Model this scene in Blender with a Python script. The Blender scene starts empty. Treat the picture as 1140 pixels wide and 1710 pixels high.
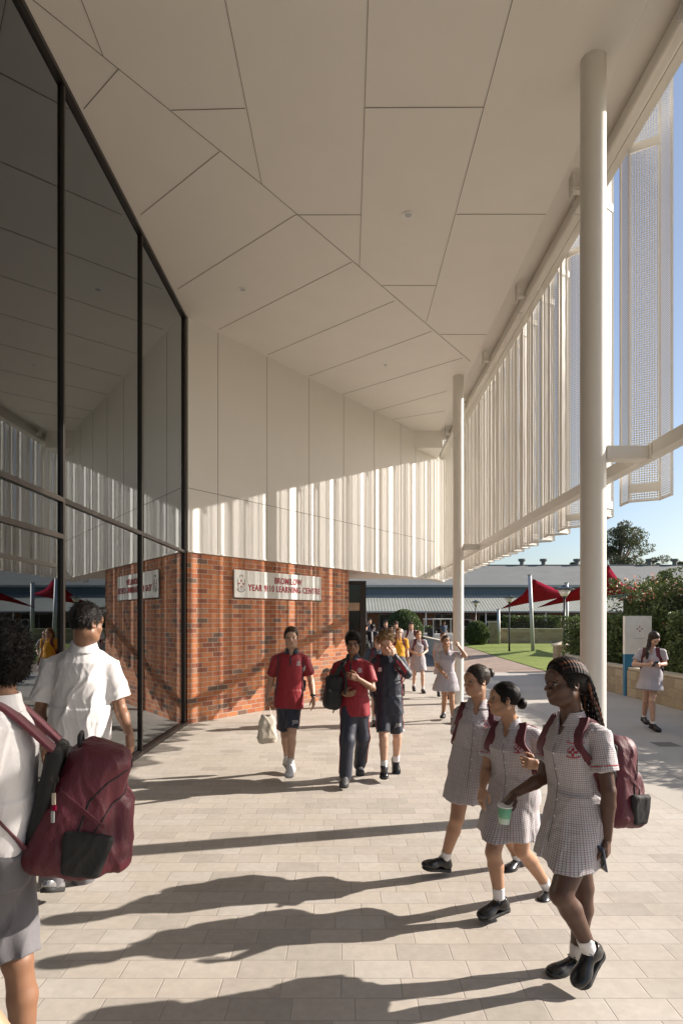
import bpy, bmesh, math, random, os
import numpy as np
from mathutils import Vector, Matrix
random.seed(7)
sc = bpy.context.scene
col = sc.collection
PI = math.pi
# ---------------------------------------------------------------- camera, world, sun
F, CXP, HZ, EYE = 1000.0, 570.0, 1033.0, 1.8
cam = bpy.data.cameras.new('camera'); camo = bpy.data.objects.new('camera', cam); col.objects.link(camo)
camo.location = (0, 0, EYE); camo.rotation_euler = (math.radians(90), 0, 0)
cam.sensor_fit = 'HORIZONTAL'; cam.sensor_width = 36; cam.lens = 36*F/1140
cam.shift_y = (HZ-855)/1140
cam.clip_start = .05; cam.clip_end = 3000
sc.camera = camo
SUN = Vector((1, .22, .545)).normalized()
elev = math.asin(SUN.z)
w = bpy.data.worlds.new('World'); sc.world = w; w.use_nodes = True
nt = w.node_tree; bg = nt.nodes['Background']
sky = nt.nodes.new('ShaderNodeTexSky'); sky.sky_type = 'NISHITA'; sky.sun_disc = False
sky.sun_elevation = elev; sky.sun_rotation = math.atan2(SUN.x, SUN.y)
sky.air_density = 1.0; sky.dust_density = 1.8; sky.ozone_density = 2.0; sky.altitude = 20
nt.links.new(sky.outputs[0], bg.inputs[0]); bg.inputs[1].default_value = .085
sl = bpy.data.lights.new('sun', 'SUN'); so = bpy.data.objects.new('sun', sl); col.objects.link(so)
sl.energy = 5.0; sl.angle = math.radians(.53); sl.color = (1, .905, .805)
so.rotation_euler = SUN.to_track_quat('Z', 'Y').to_euler(); so.location = (30, 10, 30)
sc.view_settings.view_transform = 'Standard'; sc.view_settings.look = 'None'
sc.view_settings.exposure = .92; sc.view_settings.gamma = 1
sc.view_settings.use_curve_mapping = False
sc.render.engine = 'CYCLES'
cy = sc.cycles; cy.use_denoising = True; cy.max_bounces = 8; cy.diffuse_bounces = 5; cy.glossy_bounces = 3
cy.transmission_bounces = 4; cy.transparent_max_bounces = 24; cy.caustics_reflective = False; cy.caustics_refractive = False
cy.sample_clamp_indirect = 8

def P(px, py, Y):                       # a point in the place seen at photo pixel px, py and Y metres ahead
    return Vector(((px-CXP)/F*Y, Y, EYE+(HZ-py)/F*Y))
def gx(px, Y): return (px-CXP)/F*Y

# ---------------------------------------------------------------- materials
class NB:
    def __init__(s, name):
        m = bpy.data.materials.new(name); m.use_nodes = True; s.m = m; s.t = m.node_tree; s.n = s.t.nodes; s.l = s.t.links
        s.b = s.n['Principled BSDF']; s.out = s.n['Material Output']
    def node(s, ty, ins={}, **kw):
        n = s.n.new(ty)
        for k, v in kw.items(): setattr(n, k, v)
        for k, v in ins.items(): s.put(n.inputs[k], v)
        return n
    def put(s, sock, v):
        if hasattr(v, 'is_linked') or isinstance(v, bpy.types.NodeSocket): s.l.new(v, sock)
        else: sock.default_value = v
    def math(s, op, a, b=0.0, c=0.0):
        n = s.node('ShaderNodeMath', {0: a, 1: b, 2: c}, operation=op); return n.outputs[0]
    def mix(s, f, a, b, ty='MIX'):
        n = s.node('ShaderNodeMix', data_type='RGBA', blend_type=ty)
        s.put(n.inputs['Factor'], f); s.put(n.inputs[6], a); s.put(n.inputs[7], b); return n.outputs[2]
    def coord(s, kind='Object'): return s.node('ShaderNodeTexCoord').outputs[kind]
    def map(s, v, sc_=(1,1,1), loc=(0,0,0), rot=(0,0,0)):
        return s.node('ShaderNodeMapping', {0: v, 'Scale': sc_, 'Location': loc, 'Rotation': rot}).outputs[0]
    def noise(s, v, scale, detail=4, rough=.55, out='Fac'):
        return s.node('ShaderNodeTexNoise', {'Vector': v, 'Scale': scale, 'Detail': detail, 'Roughness': rough}).outputs[0 if out == 'Fac' else 1]
    def ramp(s, f, pts, interp='LINEAR'):
        n = s.node('ShaderNodeValToRGB', {0: f}); r = n.color_ramp; r.interpolation = interp
        while len(r.elements) < len(pts): r.elements.new(.5)
        for e, (p, c) in zip(r.elements, pts): e.position = p; e.color = c if len(c) == 4 else (*c, 1)
        return n.outputs[0]
    def bump(s, h, strength=.3, dist=.01):
        n = s.node('ShaderNodeBump', {'Height': h, 'Strength': strength, 'Distance': dist}); s.l.new(n.outputs[0], s.b.inputs['Normal'])
    def set(s, **kw):
        for k, v in kw.items(): s.put(s.b.inputs[k.replace('_', ' ')], v)
        return s.m
def c4(r, g, b): return (r, g, b, 1)
def simple(name, c, rough=.5, metal=0, var=.06, nscale=6, bump=0, bscale=60, **kw):
    k = NB(name); v = k.coord(); n = k.noise(v, nscale)
    f = k.ramp(n, [(.3, c4(*[x*(1-var) for x in c])), (.7, c4(*[min(1, x*(1+var)) for x in c]))])
    k.set(Base_Color=f, Roughness=rough, Metallic=metal, **kw)
    if bump: k.bump(k.noise(v, bscale, 3), bump, .003)
    return k.m
def sepxyz(k, v): n = k.node('ShaderNodeSeparateXYZ', {0: v}); return n.outputs
def brickmat(name, L, H, g, stops, mortar, rough, uv='XZ', off=.5, jitter=0, dirt=.15, gbump=.5, nbump=.2):
    k = NB(name); v = k.coord(); X, Y, Z = sepxyz(k, v)
    V = Z if uv == 'XZ' else Y
    row = k.math('FLOOR', k.math('DIVIDE', V, H))
    sh = k.math('MULTIPLY', k.math('MODULO', k.math('ABSOLUTE', row), 2.0), off)
    if jitter:
        wn = k.node('ShaderNodeTexWhiteNoise', {'W': row}, noise_dimensions='1D').outputs[0]
        sh = k.math('ADD', sh, k.math('MULTIPLY', wn, jitter))
    u = k.math('ADD', k.math('DIVIDE', X, L), sh)
    colm = k.math('FLOOR', u)
    fu = k.math('SUBTRACT', u, colm); fv = k.math('SUBTRACT', k.math('DIVIDE', V, H), row)
    du = k.math('MULTIPLY', k.math('MINIMUM', fu, k.math('SUBTRACT', 1.0, fu)), L)
    dv = k.math('MULTIPLY', k.math('MINIMUM', fv, k.math('SUBTRACT', 1.0, fv)), H)
    d = k.math('MINIMUM', du, dv)
    face = k.node('ShaderNodeMapRange', {0: d, 1: g*.5, 2: g*.5+.0025, 3: 0.0, 4: 1.0}).outputs[0]
    idv = k.node('ShaderNodeCombineXYZ', {0: colm, 1: row}).outputs[0]
    wn = k.node('ShaderNodeTexWhiteNoise', {0: idv}, noise_dimensions='2D').outputs[0]
    c = k.ramp(wn, stops, 'CONSTANT')
    n1 = k.noise(v, 18, 5, .65); n2 = k.noise(v, 1.1, 3)
    c = k.mix(1.0, c, k.ramp(n1, [(.3, c4(1-dirt, 1-dirt, 1-dirt)), (.75, c4(1+dirt*.5, 1+dirt*.5, 1+dirt*.5))]), 'MULTIPLY')
    c = k.mix(1.0, c, k.ramp(n2, [(.35, c4(.93, .92, .91)), (.65, c4(1, 1, 1))]), 'MULTIPLY')
    if uv == 'XY':
        st = k.noise(v, .45, 6, .7); sp = k.noise(v, 5.5, 3, .5)
        c = k.mix(1.0, c, k.ramp(st, [(.36, c4(.86, .85, .83)), (.56, c4(1.03, 1.03, 1.03))]), 'MULTIPLY')
        c = k.mix(1.0, c, k.ramp(sp, [(.72, c4(1, 1, 1)), (.78, c4(.80, .79, .77))]), 'MULTIPLY')
    c = k.mix(face, mortar, c)
    k.set(Base_Color=c, Roughness=rough)
    k.bump(k.math('ADD', face, k.math('MULTIPLY', n1, nbump)), gbump, .006)
    return k.m
M = {}
M['white'] = simple('warm_white_paint', (.82, .79, .735), .55, var=.015, nscale=2)
M['column'] = simple('column_paint', (.72, .69, .63), .38, var=.02, nscale=3)
M['panelwhite'] = simple('white_cladding', (.80, .775, .73), .45, var=.015, nscale=1)
M['joint'] = simple('shadow_joint', (.24, .215, .185), .9)
M['bronze'] = simple('dark_bronze_aluminium', (.030, .024, .020), .35, .3, bump=.05)
M['brick'] = brickmat('face_brick', .24, .086, .0095, [(0, c4(.39, .128, .046)), (.22, c4(.325, .098, .037)), (.42, c4(.43, .158, .060)), (.58, c4(.35, .130, .060)), (.74, c4(.22, .072, .038)), (.86, c4(.145, .085, .06)), (.95, c4(.28, .14, .085))], c4(.33, .285, .23), .85)
M['paver'] = brickmat('stone_pavers', .294, .1575, .003, [(0, c4(.485, .445, .395)), (.2, c4(.455, .418, .37)), (.4, c4(.475, .434, .384)), (.6, c4(.435, .398, .353)), (.72, c4(.475, .443, .40)), (.88, c4(.405, .373, .332))], c4(.32, .285, .25), .7, 'XY', .5, .35, dirt=.12, gbump=.35, nbump=.25)
M['retain'] = brickmat('limestone_blocks', .5, .2, .008, [(0, c4(.42, .34, .22)), (.3, c4(.36, .29, .19)), (.6, c4(.46, .38, .26)), (.85, c4(.32, .26, .18))], c4(.24, .20, .15), .9, dirt=.3, gbump=.6, nbump=1.2)
M['stonecap'] = simple('stone_capping', (.50, .44, .34), .85, var=.15, bump=.4)
def concrete(name, c):
    k = NB(name); v = k.coord()
    n1 = k.noise(v, .6, 6, .6); n2 = k.noise(v, 35, 4)
    f = k.ramp(n1, [(.3, c4(*[x*.86 for x in c])), (.7, c4(*[x*1.06 for x in c]))])
    f = k.mix(1.0, f, k.ramp(n2, [(.3, c4(.93, .93, .93)), (.7, c4(1, 1, 1))]), 'MULTIPLY')
    k.set(Base_Color=f, Roughness=.8); k.bump(n2, .15, .004); return k.m
M['concrete'] = concrete('broom_concrete', (.45, .42, .37))
M['path'] = brickmat('brown_pavers', .2, .1, .006, [(0, c4(.30, .22, .17)), (.4, c4(.26, .19, .15)), (.7, c4(.34, .26, .21))], c4(.2, .16, .13), .85, 'XY')
def lawnmat():
    k = NB('mown_lawn'); v = k.coord(); n1 = k.noise(v, 1.2, 5); n2 = k.noise(v, 60, 3)
    f = k.ramp(n1, [(.3, c4(.15, .20, .028)), (.7, c4(.22, .27, .045))])
    f = k.mix(1.0, f, k.ramp(n2, [(.3, c4(.6, .65, .6)), (.7, c4(1.1, 1.1, 1))]), 'MULTIPLY')
    k.set(Base_Color=f, Roughness=.9); k.bump(n2, .8, .03); return k.m
M['lawn'] = lawnmat()
M['earth'] = simple('dry_earth', (.20, .17, .11), .95, var=.3, nscale=.3)
def roofmat(name, c, period=.2, axis='X', rough=.75):
    k = NB(name); v = k.coord(); X, Y, Z = sepxyz(k, v)
    a = X if axis == 'X' else Y
    s = k.math('SINE', k.math('MULTIPLY', a, 2*PI/period))
    n = k.noise(v, .7, 5)
    f = k.ramp(n, [(.3, c4(*[x*.88 for x in c])), (.7, c4(*[x*1.08 for x in c]))])
    k.set(Base_Color=f, Roughness=rough); k.bump(s, .35, .02); return k.m
M['roof'] = roofmat('corrugated_grey_roof', (.165, .17, .16), .19)
M['roof2'] = roofmat('corrugated_verandah_roof', (.27, .28, .245), .26)
M['bluetrim'] = simple('blue_grey_fascia', (.10, .15, .19), .5)
M['gutter'] = simple('grey_gutter', (.34, .36, .36), .4)
M['darkglass'] = simple('dark_window_glass', (.02, .025, .028), .06)
M['farbrick'] = brickmat('far_brick', .24, .086, .012, [(0, c4(.34, .15, .08)), (.4, c4(.29, .12, .065)), (.7, c4(.38, .18, .10))], c4(.36, .32, .27), .9)
M['black'] = simple('black_paint', (.015, .015, .016), .35)
M['steel'] = simple('galvanised_steel', (.50, .51, .52), .6, .3)
M['frost'] = simple('lamp_diffuser', (.75, .73, .68), .3)
M['ring'] = simple('white_trim_ring', (.86, .85, .82), .3, var=.01)
def sailmat():
    k = NB('shade_cloth'); v = k.coord(); n = k.noise(v, 1.5, 3)
    f = k.ramp(n, [(.3, c4(.34, .014, .055)), (.7, c4(.40, .020, .068))])
    tr = k.node('ShaderNodeBsdfTranslucent', {0: f}); k.set(Base_Color=f, Roughness=1.0, Specular_IOR_Level=.05)
    mx = k.node('ShaderNodeMixShader', {0: .35}); k.l.new(k.b.outputs[0], mx.inputs[1]); k.l.new(tr.outputs[0], mx.inputs[2]); k.l.new(mx.outputs[0], k.out.inputs[0]); return k.m
M['sail'] = sailmat()
def leafmat(name, a, b, rough=.5):
    k = NB(name); g = k.node('ShaderNodeObjectInfo').outputs['Random']; v = k.coord(); n = k.noise(v, 3.0, 2)
    wn = k.node('ShaderNodeTexWhiteNoise', {0: k.node('ShaderNodeNewGeometry').outputs['Random Per Island']}, noise_dimensions='1D')
    wn = k.node('ShaderNodeNewGeometry').outputs['Random Per Island']
    f = k.ramp(wn, [(0, a), (1, b)])
    tr = k.node('ShaderNodeBsdfTranslucent', {0: f}); k.set(Base_Color=f, Roughness=rough)
    mx = k.node('ShaderNodeMixShader', {0: .3}); k.l.new(k.b.outputs[0], mx.inputs[1]); k.l.new(tr.outputs[0], mx.inputs[2]); k.l.new(mx.outputs[0], k.out.inputs[0]); return k.m
M['leaf'] = leafmat('eucalypt_leaf', c4(.045, .06, .022), c4(.12, .13, .06))
M['hedge'] = leafmat('hedge_leaf', c4(.04, .07, .02), c4(.15, .20, .06))
M['topiary'] = leafmat('topiary_leaf', c4(.05, .08, .02), c4(.11, .16, .045))
M['flower'] = leafmat('flower_petal', c4(.62, .22, .14), c4(.75, .36, .28))
M['bark'] = simple('bark', (.22, .17, .13), .9, var=.3, bump=.5)
def glassmat():
    k = NB('tinted_glass')
    fr = k.node('ShaderNodeFresnel', {'IOR': 1.62}).outputs[0]
    f = k.node('ShaderNodeMapRange', {0: fr, 1: 0.0, 2: 1.0, 3: .06, 4: 1.0}).outputs[0]
    f2 = k.math('MINIMUM', k.math('MULTIPLY', f, 1.38), 1.0)
    gl = k.node('ShaderNodeBsdfGlossy', {'Color': c4(.84, .91, .97), 'Roughness': 0.0})
    tr = k.node('ShaderNodeBsdfTransparent', {'Color': c4(.62, .63, .62)})
    mx = k.node('ShaderNodeMixShader', {0: f2}); k.l.new(tr.outputs[0], mx.inputs[1]); k.l.new(gl.outputs[0], mx.inputs[2])
    k.l.new(mx.outputs[0], k.out.inputs[0]); return k.m
M['glass'] = glassmat()
def perfmat():                          # perforated sheet: uv in metres, round-cornered holes on a 24 mm grid
    k = NB('perforated_aluminium'); uv = k.coord('UV'); U, V, _ = sepxyz(k, uv)
    def cell(a, p):
        q = k.math('DIVIDE', a, p); return k.math('MULTIPLY', k.math('SUBTRACT', k.math('FRACT', q), .5), p)
    a, b = cell(U, .024), cell(V, .024)
    a4 = k.math('POWER', k.math('ABSOLUTE', a), 3.0); b4 = k.math('POWER', k.math('ABSOLUTE', b), 3.0)
    r = k.math('POWER', k.math('ADD', a4, b4), 1/3)
    hole = k.math('LESS_THAN', r, .0071)
    base = k.n['Principled BSDF']; k.set(Base_Color=c4(.80, .775, .73), Roughness=.33)
    tr = k.node('ShaderNodeBsdfTransparent'); mx = k.node('ShaderNodeMixShader', {0: hole})
    k.l.new(base.outputs[0], mx.inputs[1]); k.l.new(tr.outputs[0], mx.inputs[2]); k.l.new(mx.outputs[0], k.out.inputs[0]); return k.m
M['perf'] = perfmat()

# ---------------------------------------------------------------- object helpers
def link(o, parent=None):
    col.objects.link(o)
    if parent is not None: o.parent = parent
    return o
def tag(o, label=None, cat=None, group=None, kind=None):
    if label: o['label'] = label
    if cat: o['category'] = cat
    if group: o['group'] = group
    if kind: o['kind'] = kind
    return o
def thing(name, label, cat, loc=(0, 0, 0), rz=0, group=None):
    o = bpy.data.objects.new(name, None); link(o); o.location = loc; o.rotation_euler = (0, 0, rz); o.empty_display_size = .2
    return tag(o, label, cat, group)
class MB:
    def __init__(s): s.v = []; s.f = []
    def add(s, vs, fs): b = len(s.v); s.v += [tuple(v) for v in vs]; s.f += [tuple(b+i for i in f) for f in fs]; return s
    def box(s, x0, x1, y0, y1, z0, z1):
        return s.add([(x0,y0,z0),(x1,y0,z0),(x1,y1,z0),(x0,y1,z0),(x0,y0,z1),(x1,y0,z1),(x1,y1,z1),(x0,y1,z1)],
                     [(0,3,2,1),(4,5,6,7),(0,1,5,4),(1,2,6,5),(2,3,7,6),(3,0,4,7)])
    def prism(s, poly, z0, z1):
        n = len(poly); vs = [(x,y,z0) for x,y in poly]+[(x,y,z1) for x,y in poly]
        return s.add(vs, [tuple(range(n-1,-1,-1)), tuple(range(n,2*n))]+[(i,(i+1)%n,n+(i+1)%n,n+i) for i in range(n)])
    def bar(s, a, b, w, h=None, up=(0,0,1)):      # rectangular bar from a to b
        h = h or w; a = Vector(a); b = Vector(b); d = (b-a).normalized(); u = Vector(up); r = d.cross(u)
        if r.length < 1e-4: r = d.cross(Vector((0,1,0)))
        r.normalize(); u = r.cross(d)
        q = [(-1,-1),(1,-1),(1,1),(-1,1)]
        vs = [p+r*(i*w/2)+u*(j*h/2) for p in (a,b) for i,j in q]
        return s.add(vs, [(3,2,1,0),(4,5,6,7)]+[(i,(i+1)%4,4+(i+1)%4,4+i) for i in range(4)])
    def tube(s, pts, r, n=12, cap=True):
        pts = [Vector(p) for p in pts]; rs = r if isinstance(r, (list, tuple)) else [r]*len(pts)
        vs = []; ref = None
        for i, p in enumerate(pts):
            d = (pts[min(i+1,len(pts)-1)]-pts[max(i-1,0)]).normalized()
            if ref is None: ref = d.cross(Vector((0,0,1))) if abs(d.z) < .95 else Vector((1,0,0))
            x = (ref-d*ref.dot(d)).normalized(); ref = x; y = d.cross(x)
            vs += [p+(x*math.cos(2*PI*j/n)+y*math.sin(2*PI*j/n))*rs[i] for j in range(n)]
        fs = [(i*n+j, i*n+(j+1)%n, (i+1)*n+(j+1)%n, (i+1)*n+j) for i in range(len(pts)-1) for j in range(n)]
        if cap: fs += [tuple(range(n-1,-1,-1)), tuple((len(pts)-1)*n+j for j in range(n))]
        return s.add(vs, fs)
    def ribbon(s, pts, sides, w, t):              # strap: flat band along pts, sides = width direction per point
        vs = []; m = len(pts)
        for i in range(m):
            d = (Vector(pts[min(i+1,m-1)])-Vector(pts[max(i-1,0)])).normalized(); sd = Vector(sides[i]); sd = (sd-d*sd.dot(d)).normalized(); nn = d.cross(sd)
            for a, b in ((-1,-1),(1,-1),(1,1),(-1,1)): vs.append(Vector(pts[i])+sd*(a*w/2)+nn*(b*t/2))
        fs = [(i*4+j, i*4+(j+1)%4, i*4+4+(j+1)%4, i*4+4+j) for i in range(m-1) for j in range(4)]+[(3,2,1,0),tuple(4*(m-1)+j for j in range(4))]
        return s.add(vs, fs)
    def build(s, name, mat, parent=None, smooth=False, bevel=0):
        me = bpy.data.meshes.new(name); me.from_pydata(s.v, [], s.f); me.update()
        if isinstance(mat, str): mat = M[mat]
        me.materials.append(mat)
        if smooth: me.shade_smooth()
        o = bpy.data.objects.new(name, me); link(o, parent)
        if bevel:
            b = o.modifiers.new('bevel', 'BEVEL'); b.width = bevel; b.segments = 2; b.limit_method = 'ANGLE'
        return o
def struct(name, mb, mat):
    o = mb.build(name, mat); o['kind'] = 'structure'; return o
def copy_tree(o, parent=None):
    c = o.copy(); link(c); c.parent = parent
    for ch in list(o.children): copy_tree(ch, c)
    return c
# ================================================================ THE PLACE
# ground, paving, lawn
struct('ground', MB().box(-400, 400, -60, 900, -.5, -.012), 'earth')
struct('forecourt_paving', MB().box(-2.7, 3.16, -8, 12.4, -.3, 0), 'paver')
m = MB()
for (x0, x1, y0, y1) in [(3.168, 3.795, -8, 12.4), (3.803, 7.2, -8, 3.3), (3.803, 7.2, 3.306, 7.2), (3.803, 7.2, 7.206, 11.0), (3.803, 7.2, 11.006, 14.5),
                         (-2.7, 3.795, 12.406, 16.0), (-2.7, 3.795, 16.006, 20.0), (3.803, 7.2, 14.506, 18.5), (3.803, 7.0, 18.506, 20.0)]:
    m.box(x0, x1, y0, y1, -.3, -.002)
struct('concrete_path', m, 'concrete')
struct('brown_path', MB().prism([(-4, 20.006), (6.95, 20.006), (7.3, 28), (8.3, 42.5), (-4, 60)], -.3, -.003), 'path')
struct('lawn', MB().prism([(6.96, 20.02), (12, 19.0), (40, 19.0), (40, 43), (8.35, 43), (7.35, 28)], -.3, .015), 'lawn')
struct('terrace', MB().prism([(-12, 44), (60, 44), (60, 75), (-12, 75)], -.2, .004), 'concrete')
# manhole cover / drain grate in the concrete
t = thing('drain_grate', 'square metal drain grate set in the pale concrete on the right', 'drain', (4.62, 8.55, 0))
MB().box(-.18, .18, -.17, .17, -.02, .002).build('frame', 'steel', t)
m = MB()
for i in range(8): m.box(-.16, .16, -.15+i*.038, -.15+i*.038+.022, .0, .006)
m.build('grille', M['joint'], t)
k_shadow = None
# --------------------------------------------------------------- learning centre
bld = thing('learning_centre', 'school building with orange brick base, white panelled upper wall and wide white soffit', 'building', (-2.64, 10.15, 0))
BO = Vector((-2.64, 10.15, 0))
def rel(mb):
    mb.v = [tuple(Vector(v)-BO) for v in mb.v]; return mb
ang = math.atan2(.804, .595)
def wallmb(s0, s1, z0, z1, t0=0.0, t1=.3):      # in wall frame: x along, y into the building
    return MB().box(s0, s1, t0, t1, z0, z1)
def wallobj(name, mb, mat, parent=bld, **k):
    o = mb.build(name, mat, parent, **k); o.rotation_euler = (0, 0, ang); return o
wallobj('brick_wall', wallmb(.04, 4.72, -.05, 2.93, 0, .35), 'brick')
wallobj('upper_wall', wallmb(.04, 8.96, 2.955, 7.4, -.012, .3), 'panelwhite')
rel(MB().prism([(2.70, 17.34), (3.22, 18.8), (3.0, 18.9), (2.5, 17.55)], 2.955, 7.4)).build('upper_wall_return', 'panelwhite', bld)
m = MB()
for pxj in (363, 445, 515, 573, 624, 668, 693):
    r = (pxj-570)/1000; s = (r*10.15+2.64)/(.595-r*.804); m.box(s-.0035, s+.0035, -.0155, -.0125, 2.955, 6.92)
m.box(.04, 8.95, -.0165, -.0135, 4.017, 4.025)
wallobj('panel_joint', m, 'joint')
wallobj('base_flashing', wallmb(.04, 8.96, 2.932, 2.953, -.025, .3), 'white')
rel(MB().prism([(-2.6, 10.5), (2.30, 17.1), (2.69, 17.35), (2.6, 17.6), (-2.6, 17.6)], 2.96, 3.1)).build('upper_floor_underside', M['white'], bld)
rel(MB().prism([(-2.62, 10.6), (-.05, 14.1), (.0, 17.2), (-9, 17.2), (-9, 10.6)], -.05, 2.95)).build('rear_brick_wall', M['brick'], bld)
# little roadside strip of brick end (soldier) : brick reveal
rel(MB().prism([(.12, 13.95), (.17, 14.0), (.17, 17.2), (.02, 17.2)], 0, 2.93)).build('brick_reveal', M['brick'], bld)
# soffit
ZC = 6.93
def xe(Y): return 2.50+.0135*Y
sof = rel(MB().prism([(-2.64, -6), (xe(-6), -6), (xe(17.4), 17.4), (2.69, 17.4), (-2.64, 10.12)], ZC, ZC+.05)).build('soffit', 'white', bld)
def cpt(px, py):
    Y = (ZC-1.8)/((HZ-py)/F); return Vector((gx(px, Y), Y, ZC-.003))
JN = [((20, -30), (198, 114)), ((198, 114), (437, 307)), ((437, 307), (600, 445)), ((600, 445), (785, 603)),
      ((140, 181), (198, 114)), ((235, 358), (367, 252)), ((297, 482), (493, 358)), ((365, 550), (587, 437)), ((447, 592), (658, 502)),
      ((515, 628), (720, 553)), ((572, 658), (772, 597)), ((626, 686), (745, 653)), ((655, 700), (742, 686)),
      ((615.5, -30), (600, 445)), ((863, -30), (712, 536)), ((370, -30), (437, 307)), ((125, -30), (172, 92)),
      ((286, 183), (409, 180)), ((609, 179), (807, 178)), ((493, 358), (603, 358)), ((762, 357), (911, 357)), ((638, 476), (727, 476)), ((735, 558), (812, 558))]
m = MB()
for a, b in JN:
    A, B = cpt(*a), cpt(*b); m.bar(A, B, .006, .004)
for x in (-.98, .225, 1.41): m.bar((x, -6, ZC-.003), (x, 4.7, ZC-.003), .006, .004)
for y in (3.4, 1.6, -.6): m.bar((-2.6, y, ZC-.003), (2.5, y, ZC-.003), .006, .004)
rel(m).build('soffit_joint', 'joint', bld)
# recess above the screen, outer fascia
rel(MB().prism([(xe(-6)+.0, -6), (2.98, -6), (3.24, 17.4), (xe(17.4), 17.4)], ZC+.07, ZC+.12)).build('eave_lining', 'white', bld)
rel(MB().prism([(xe(-6)-.02, -6), (xe(-6)+.0, -6), (xe(17.4)+.0, 17.4), (xe(17.4)-.02, 17.4)], ZC-.004, ZC+.069)).build('soffit_edge', 'white', bld)
rel(MB().prism([(1.965, 16.37), (2.76, 16.37), (2.80, 17.6), (2.9, 17.75)], 6.47, ZC-.004)).build('bulkhead', 'white', bld)
rel(MB().box(-12, 2.9, -6, 17.5, 7.42, 7.6)).build('roof_slab', 'gutter', bld)
for px, py, r in ((681, 358, .075), (405, 483, .075), (643, 609, .06)):
    c = cpt(px, py)-BO; d = MB()
    n = 28
    ring = [(r*math.cos(2*PI*i/n), r*math.sin(2*PI*i/n)) for i in range(n)]
    vs = [(x+c.x, y+c.y, c.z-.006) for x, y in ring]+[(x*.78+c.x, y*.78+c.y, c.z-.009) for x, y in ring]+[(x*.6+c.x, y*.6+c.y, c.z-.002) for x, y in ring]
    d.add(vs, [(j*n+i, j*n+(i+1)%n, (j+1)*n+(i+1)%n, (j+1)*n+i) for j in range(2) for i in range(n)])
    o = d.build('downlight', 'ring', bld, smooth=True)
    MB().add([(x*.6+c.x, y*.6+c.y, c.z-.0015) for x, y in ring], [tuple(range(n))]).build('lens', 'steel', o)
# glazing along x = -2.64
GX = -2.64
MY = [-3.9, -1.0, 1.25, 3.48, 5.70, 7.93, 10.12]
g = thing('glass_wall', 'tall dark framed glass wall on the left reflecting the forecourt', 'glazing', (GX, 0, 0))
def gbox(x0, x1, y0, y1, z0, z1): return MB().box(x0, x1, y0, y1, z0, z1)
for i, y in enumerate(MY):
    wd = .019 if i < 6 else .035
    gbox(-.055, .006, y-wd, y+wd, .05, 6.88).build('mullion', 'bronze', g, bevel=.003)
gbox(-.11, .035, -4, 10.16, -.02, .05).build('sill', 'bronze', g, bevel=.004)
gbox(-.11, .015, -4, 10.16, 6.88, 6.932).build('head', 'bronze', g)
for i in range(6):
    y0, y1 = MY[i]+.020, MY[i+1]-(.020 if i < 5 else .036)
    gbox(-.055, .005, y0, y1, 2.905, 2.95).build('transom', 'bronze', g)
    zs = [(.05, 2.904), (2.951, 6.88)]
    if i == 3 or i == 2:
        gbox(-.055, .005, y0, y1, 2.555, 2.60).build('transom', 'bronze', g); zs = [(.05, 2.554), (2.601, 2.904), (2.951, 6.88)]
    for z0, z1 in zs: gbox(-.031, -.025, y0, y1, z0, z1).build('pane', 'glass', g)
# interior seen through the glass
M['interior'] = simple('interior_plaster', (.78, .76, .72), .8, var=.03)
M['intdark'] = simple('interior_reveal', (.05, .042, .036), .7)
M['carpet'] = simple('interior_carpet', (.34, .31, .27), .6)
rel(MB().box(-12, GX-.12, -6, 17, -.3, 0)).build('interior_floor', 'carpet', bld)
rel(MB().box(-12, GX-.12, -6, 17, 6.5, 6.6)).build('interior_ceiling', 'interior', bld)
rel(MB().box(-9, -8.8, -6, 17, 0, 6.5)).build('interior_wall', 'interior', bld)
rel(MB().box(-8.8, GX-.15, 10.3, 10.4, 0, 6.5)).build('interior_wall', 'interior', bld)
rel(MB().box(-8.8, GX-.15, -6, -5.9, 0, 6.5)).build('interior_wall', 'interior', bld)
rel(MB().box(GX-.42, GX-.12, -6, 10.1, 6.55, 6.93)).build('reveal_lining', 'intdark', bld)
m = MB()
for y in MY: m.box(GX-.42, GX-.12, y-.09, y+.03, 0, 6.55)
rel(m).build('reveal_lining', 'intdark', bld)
rel(MB().box(-6.5, -6.2, 4.5, 8.5, 3.6, 6.5)).build('interior_bulkhead', 'interior', bld)
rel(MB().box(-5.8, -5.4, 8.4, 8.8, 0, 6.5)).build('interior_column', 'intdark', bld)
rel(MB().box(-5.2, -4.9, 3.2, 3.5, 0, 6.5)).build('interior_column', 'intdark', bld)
# portal at the end of the brick wall
t = thing('entry_portal', 'dark grey steel door frame standing just past the brick corner', 'door frame', (.2, 15.2, 0))
MB().box(.28, .42, -.1, .12, 0, 2.66).build('post', 'bronze', t); MB().box(-.2, -.05, -.1, .12, 0, 2.66).build('post', 'bronze', t)
MB().box(-.2, .42, -.1, .12, 2.661, 2.75).build('lintel', 'bronze', t)
MB().box(-.05, .28, 0, .02, .0, 2.66).build('glass_panel', 'darkglass', t)
MB().box(-.05, .26, -.03, -.001, 2.0, 2.2).build('sign_plate', M['stonecap'], t)

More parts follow.
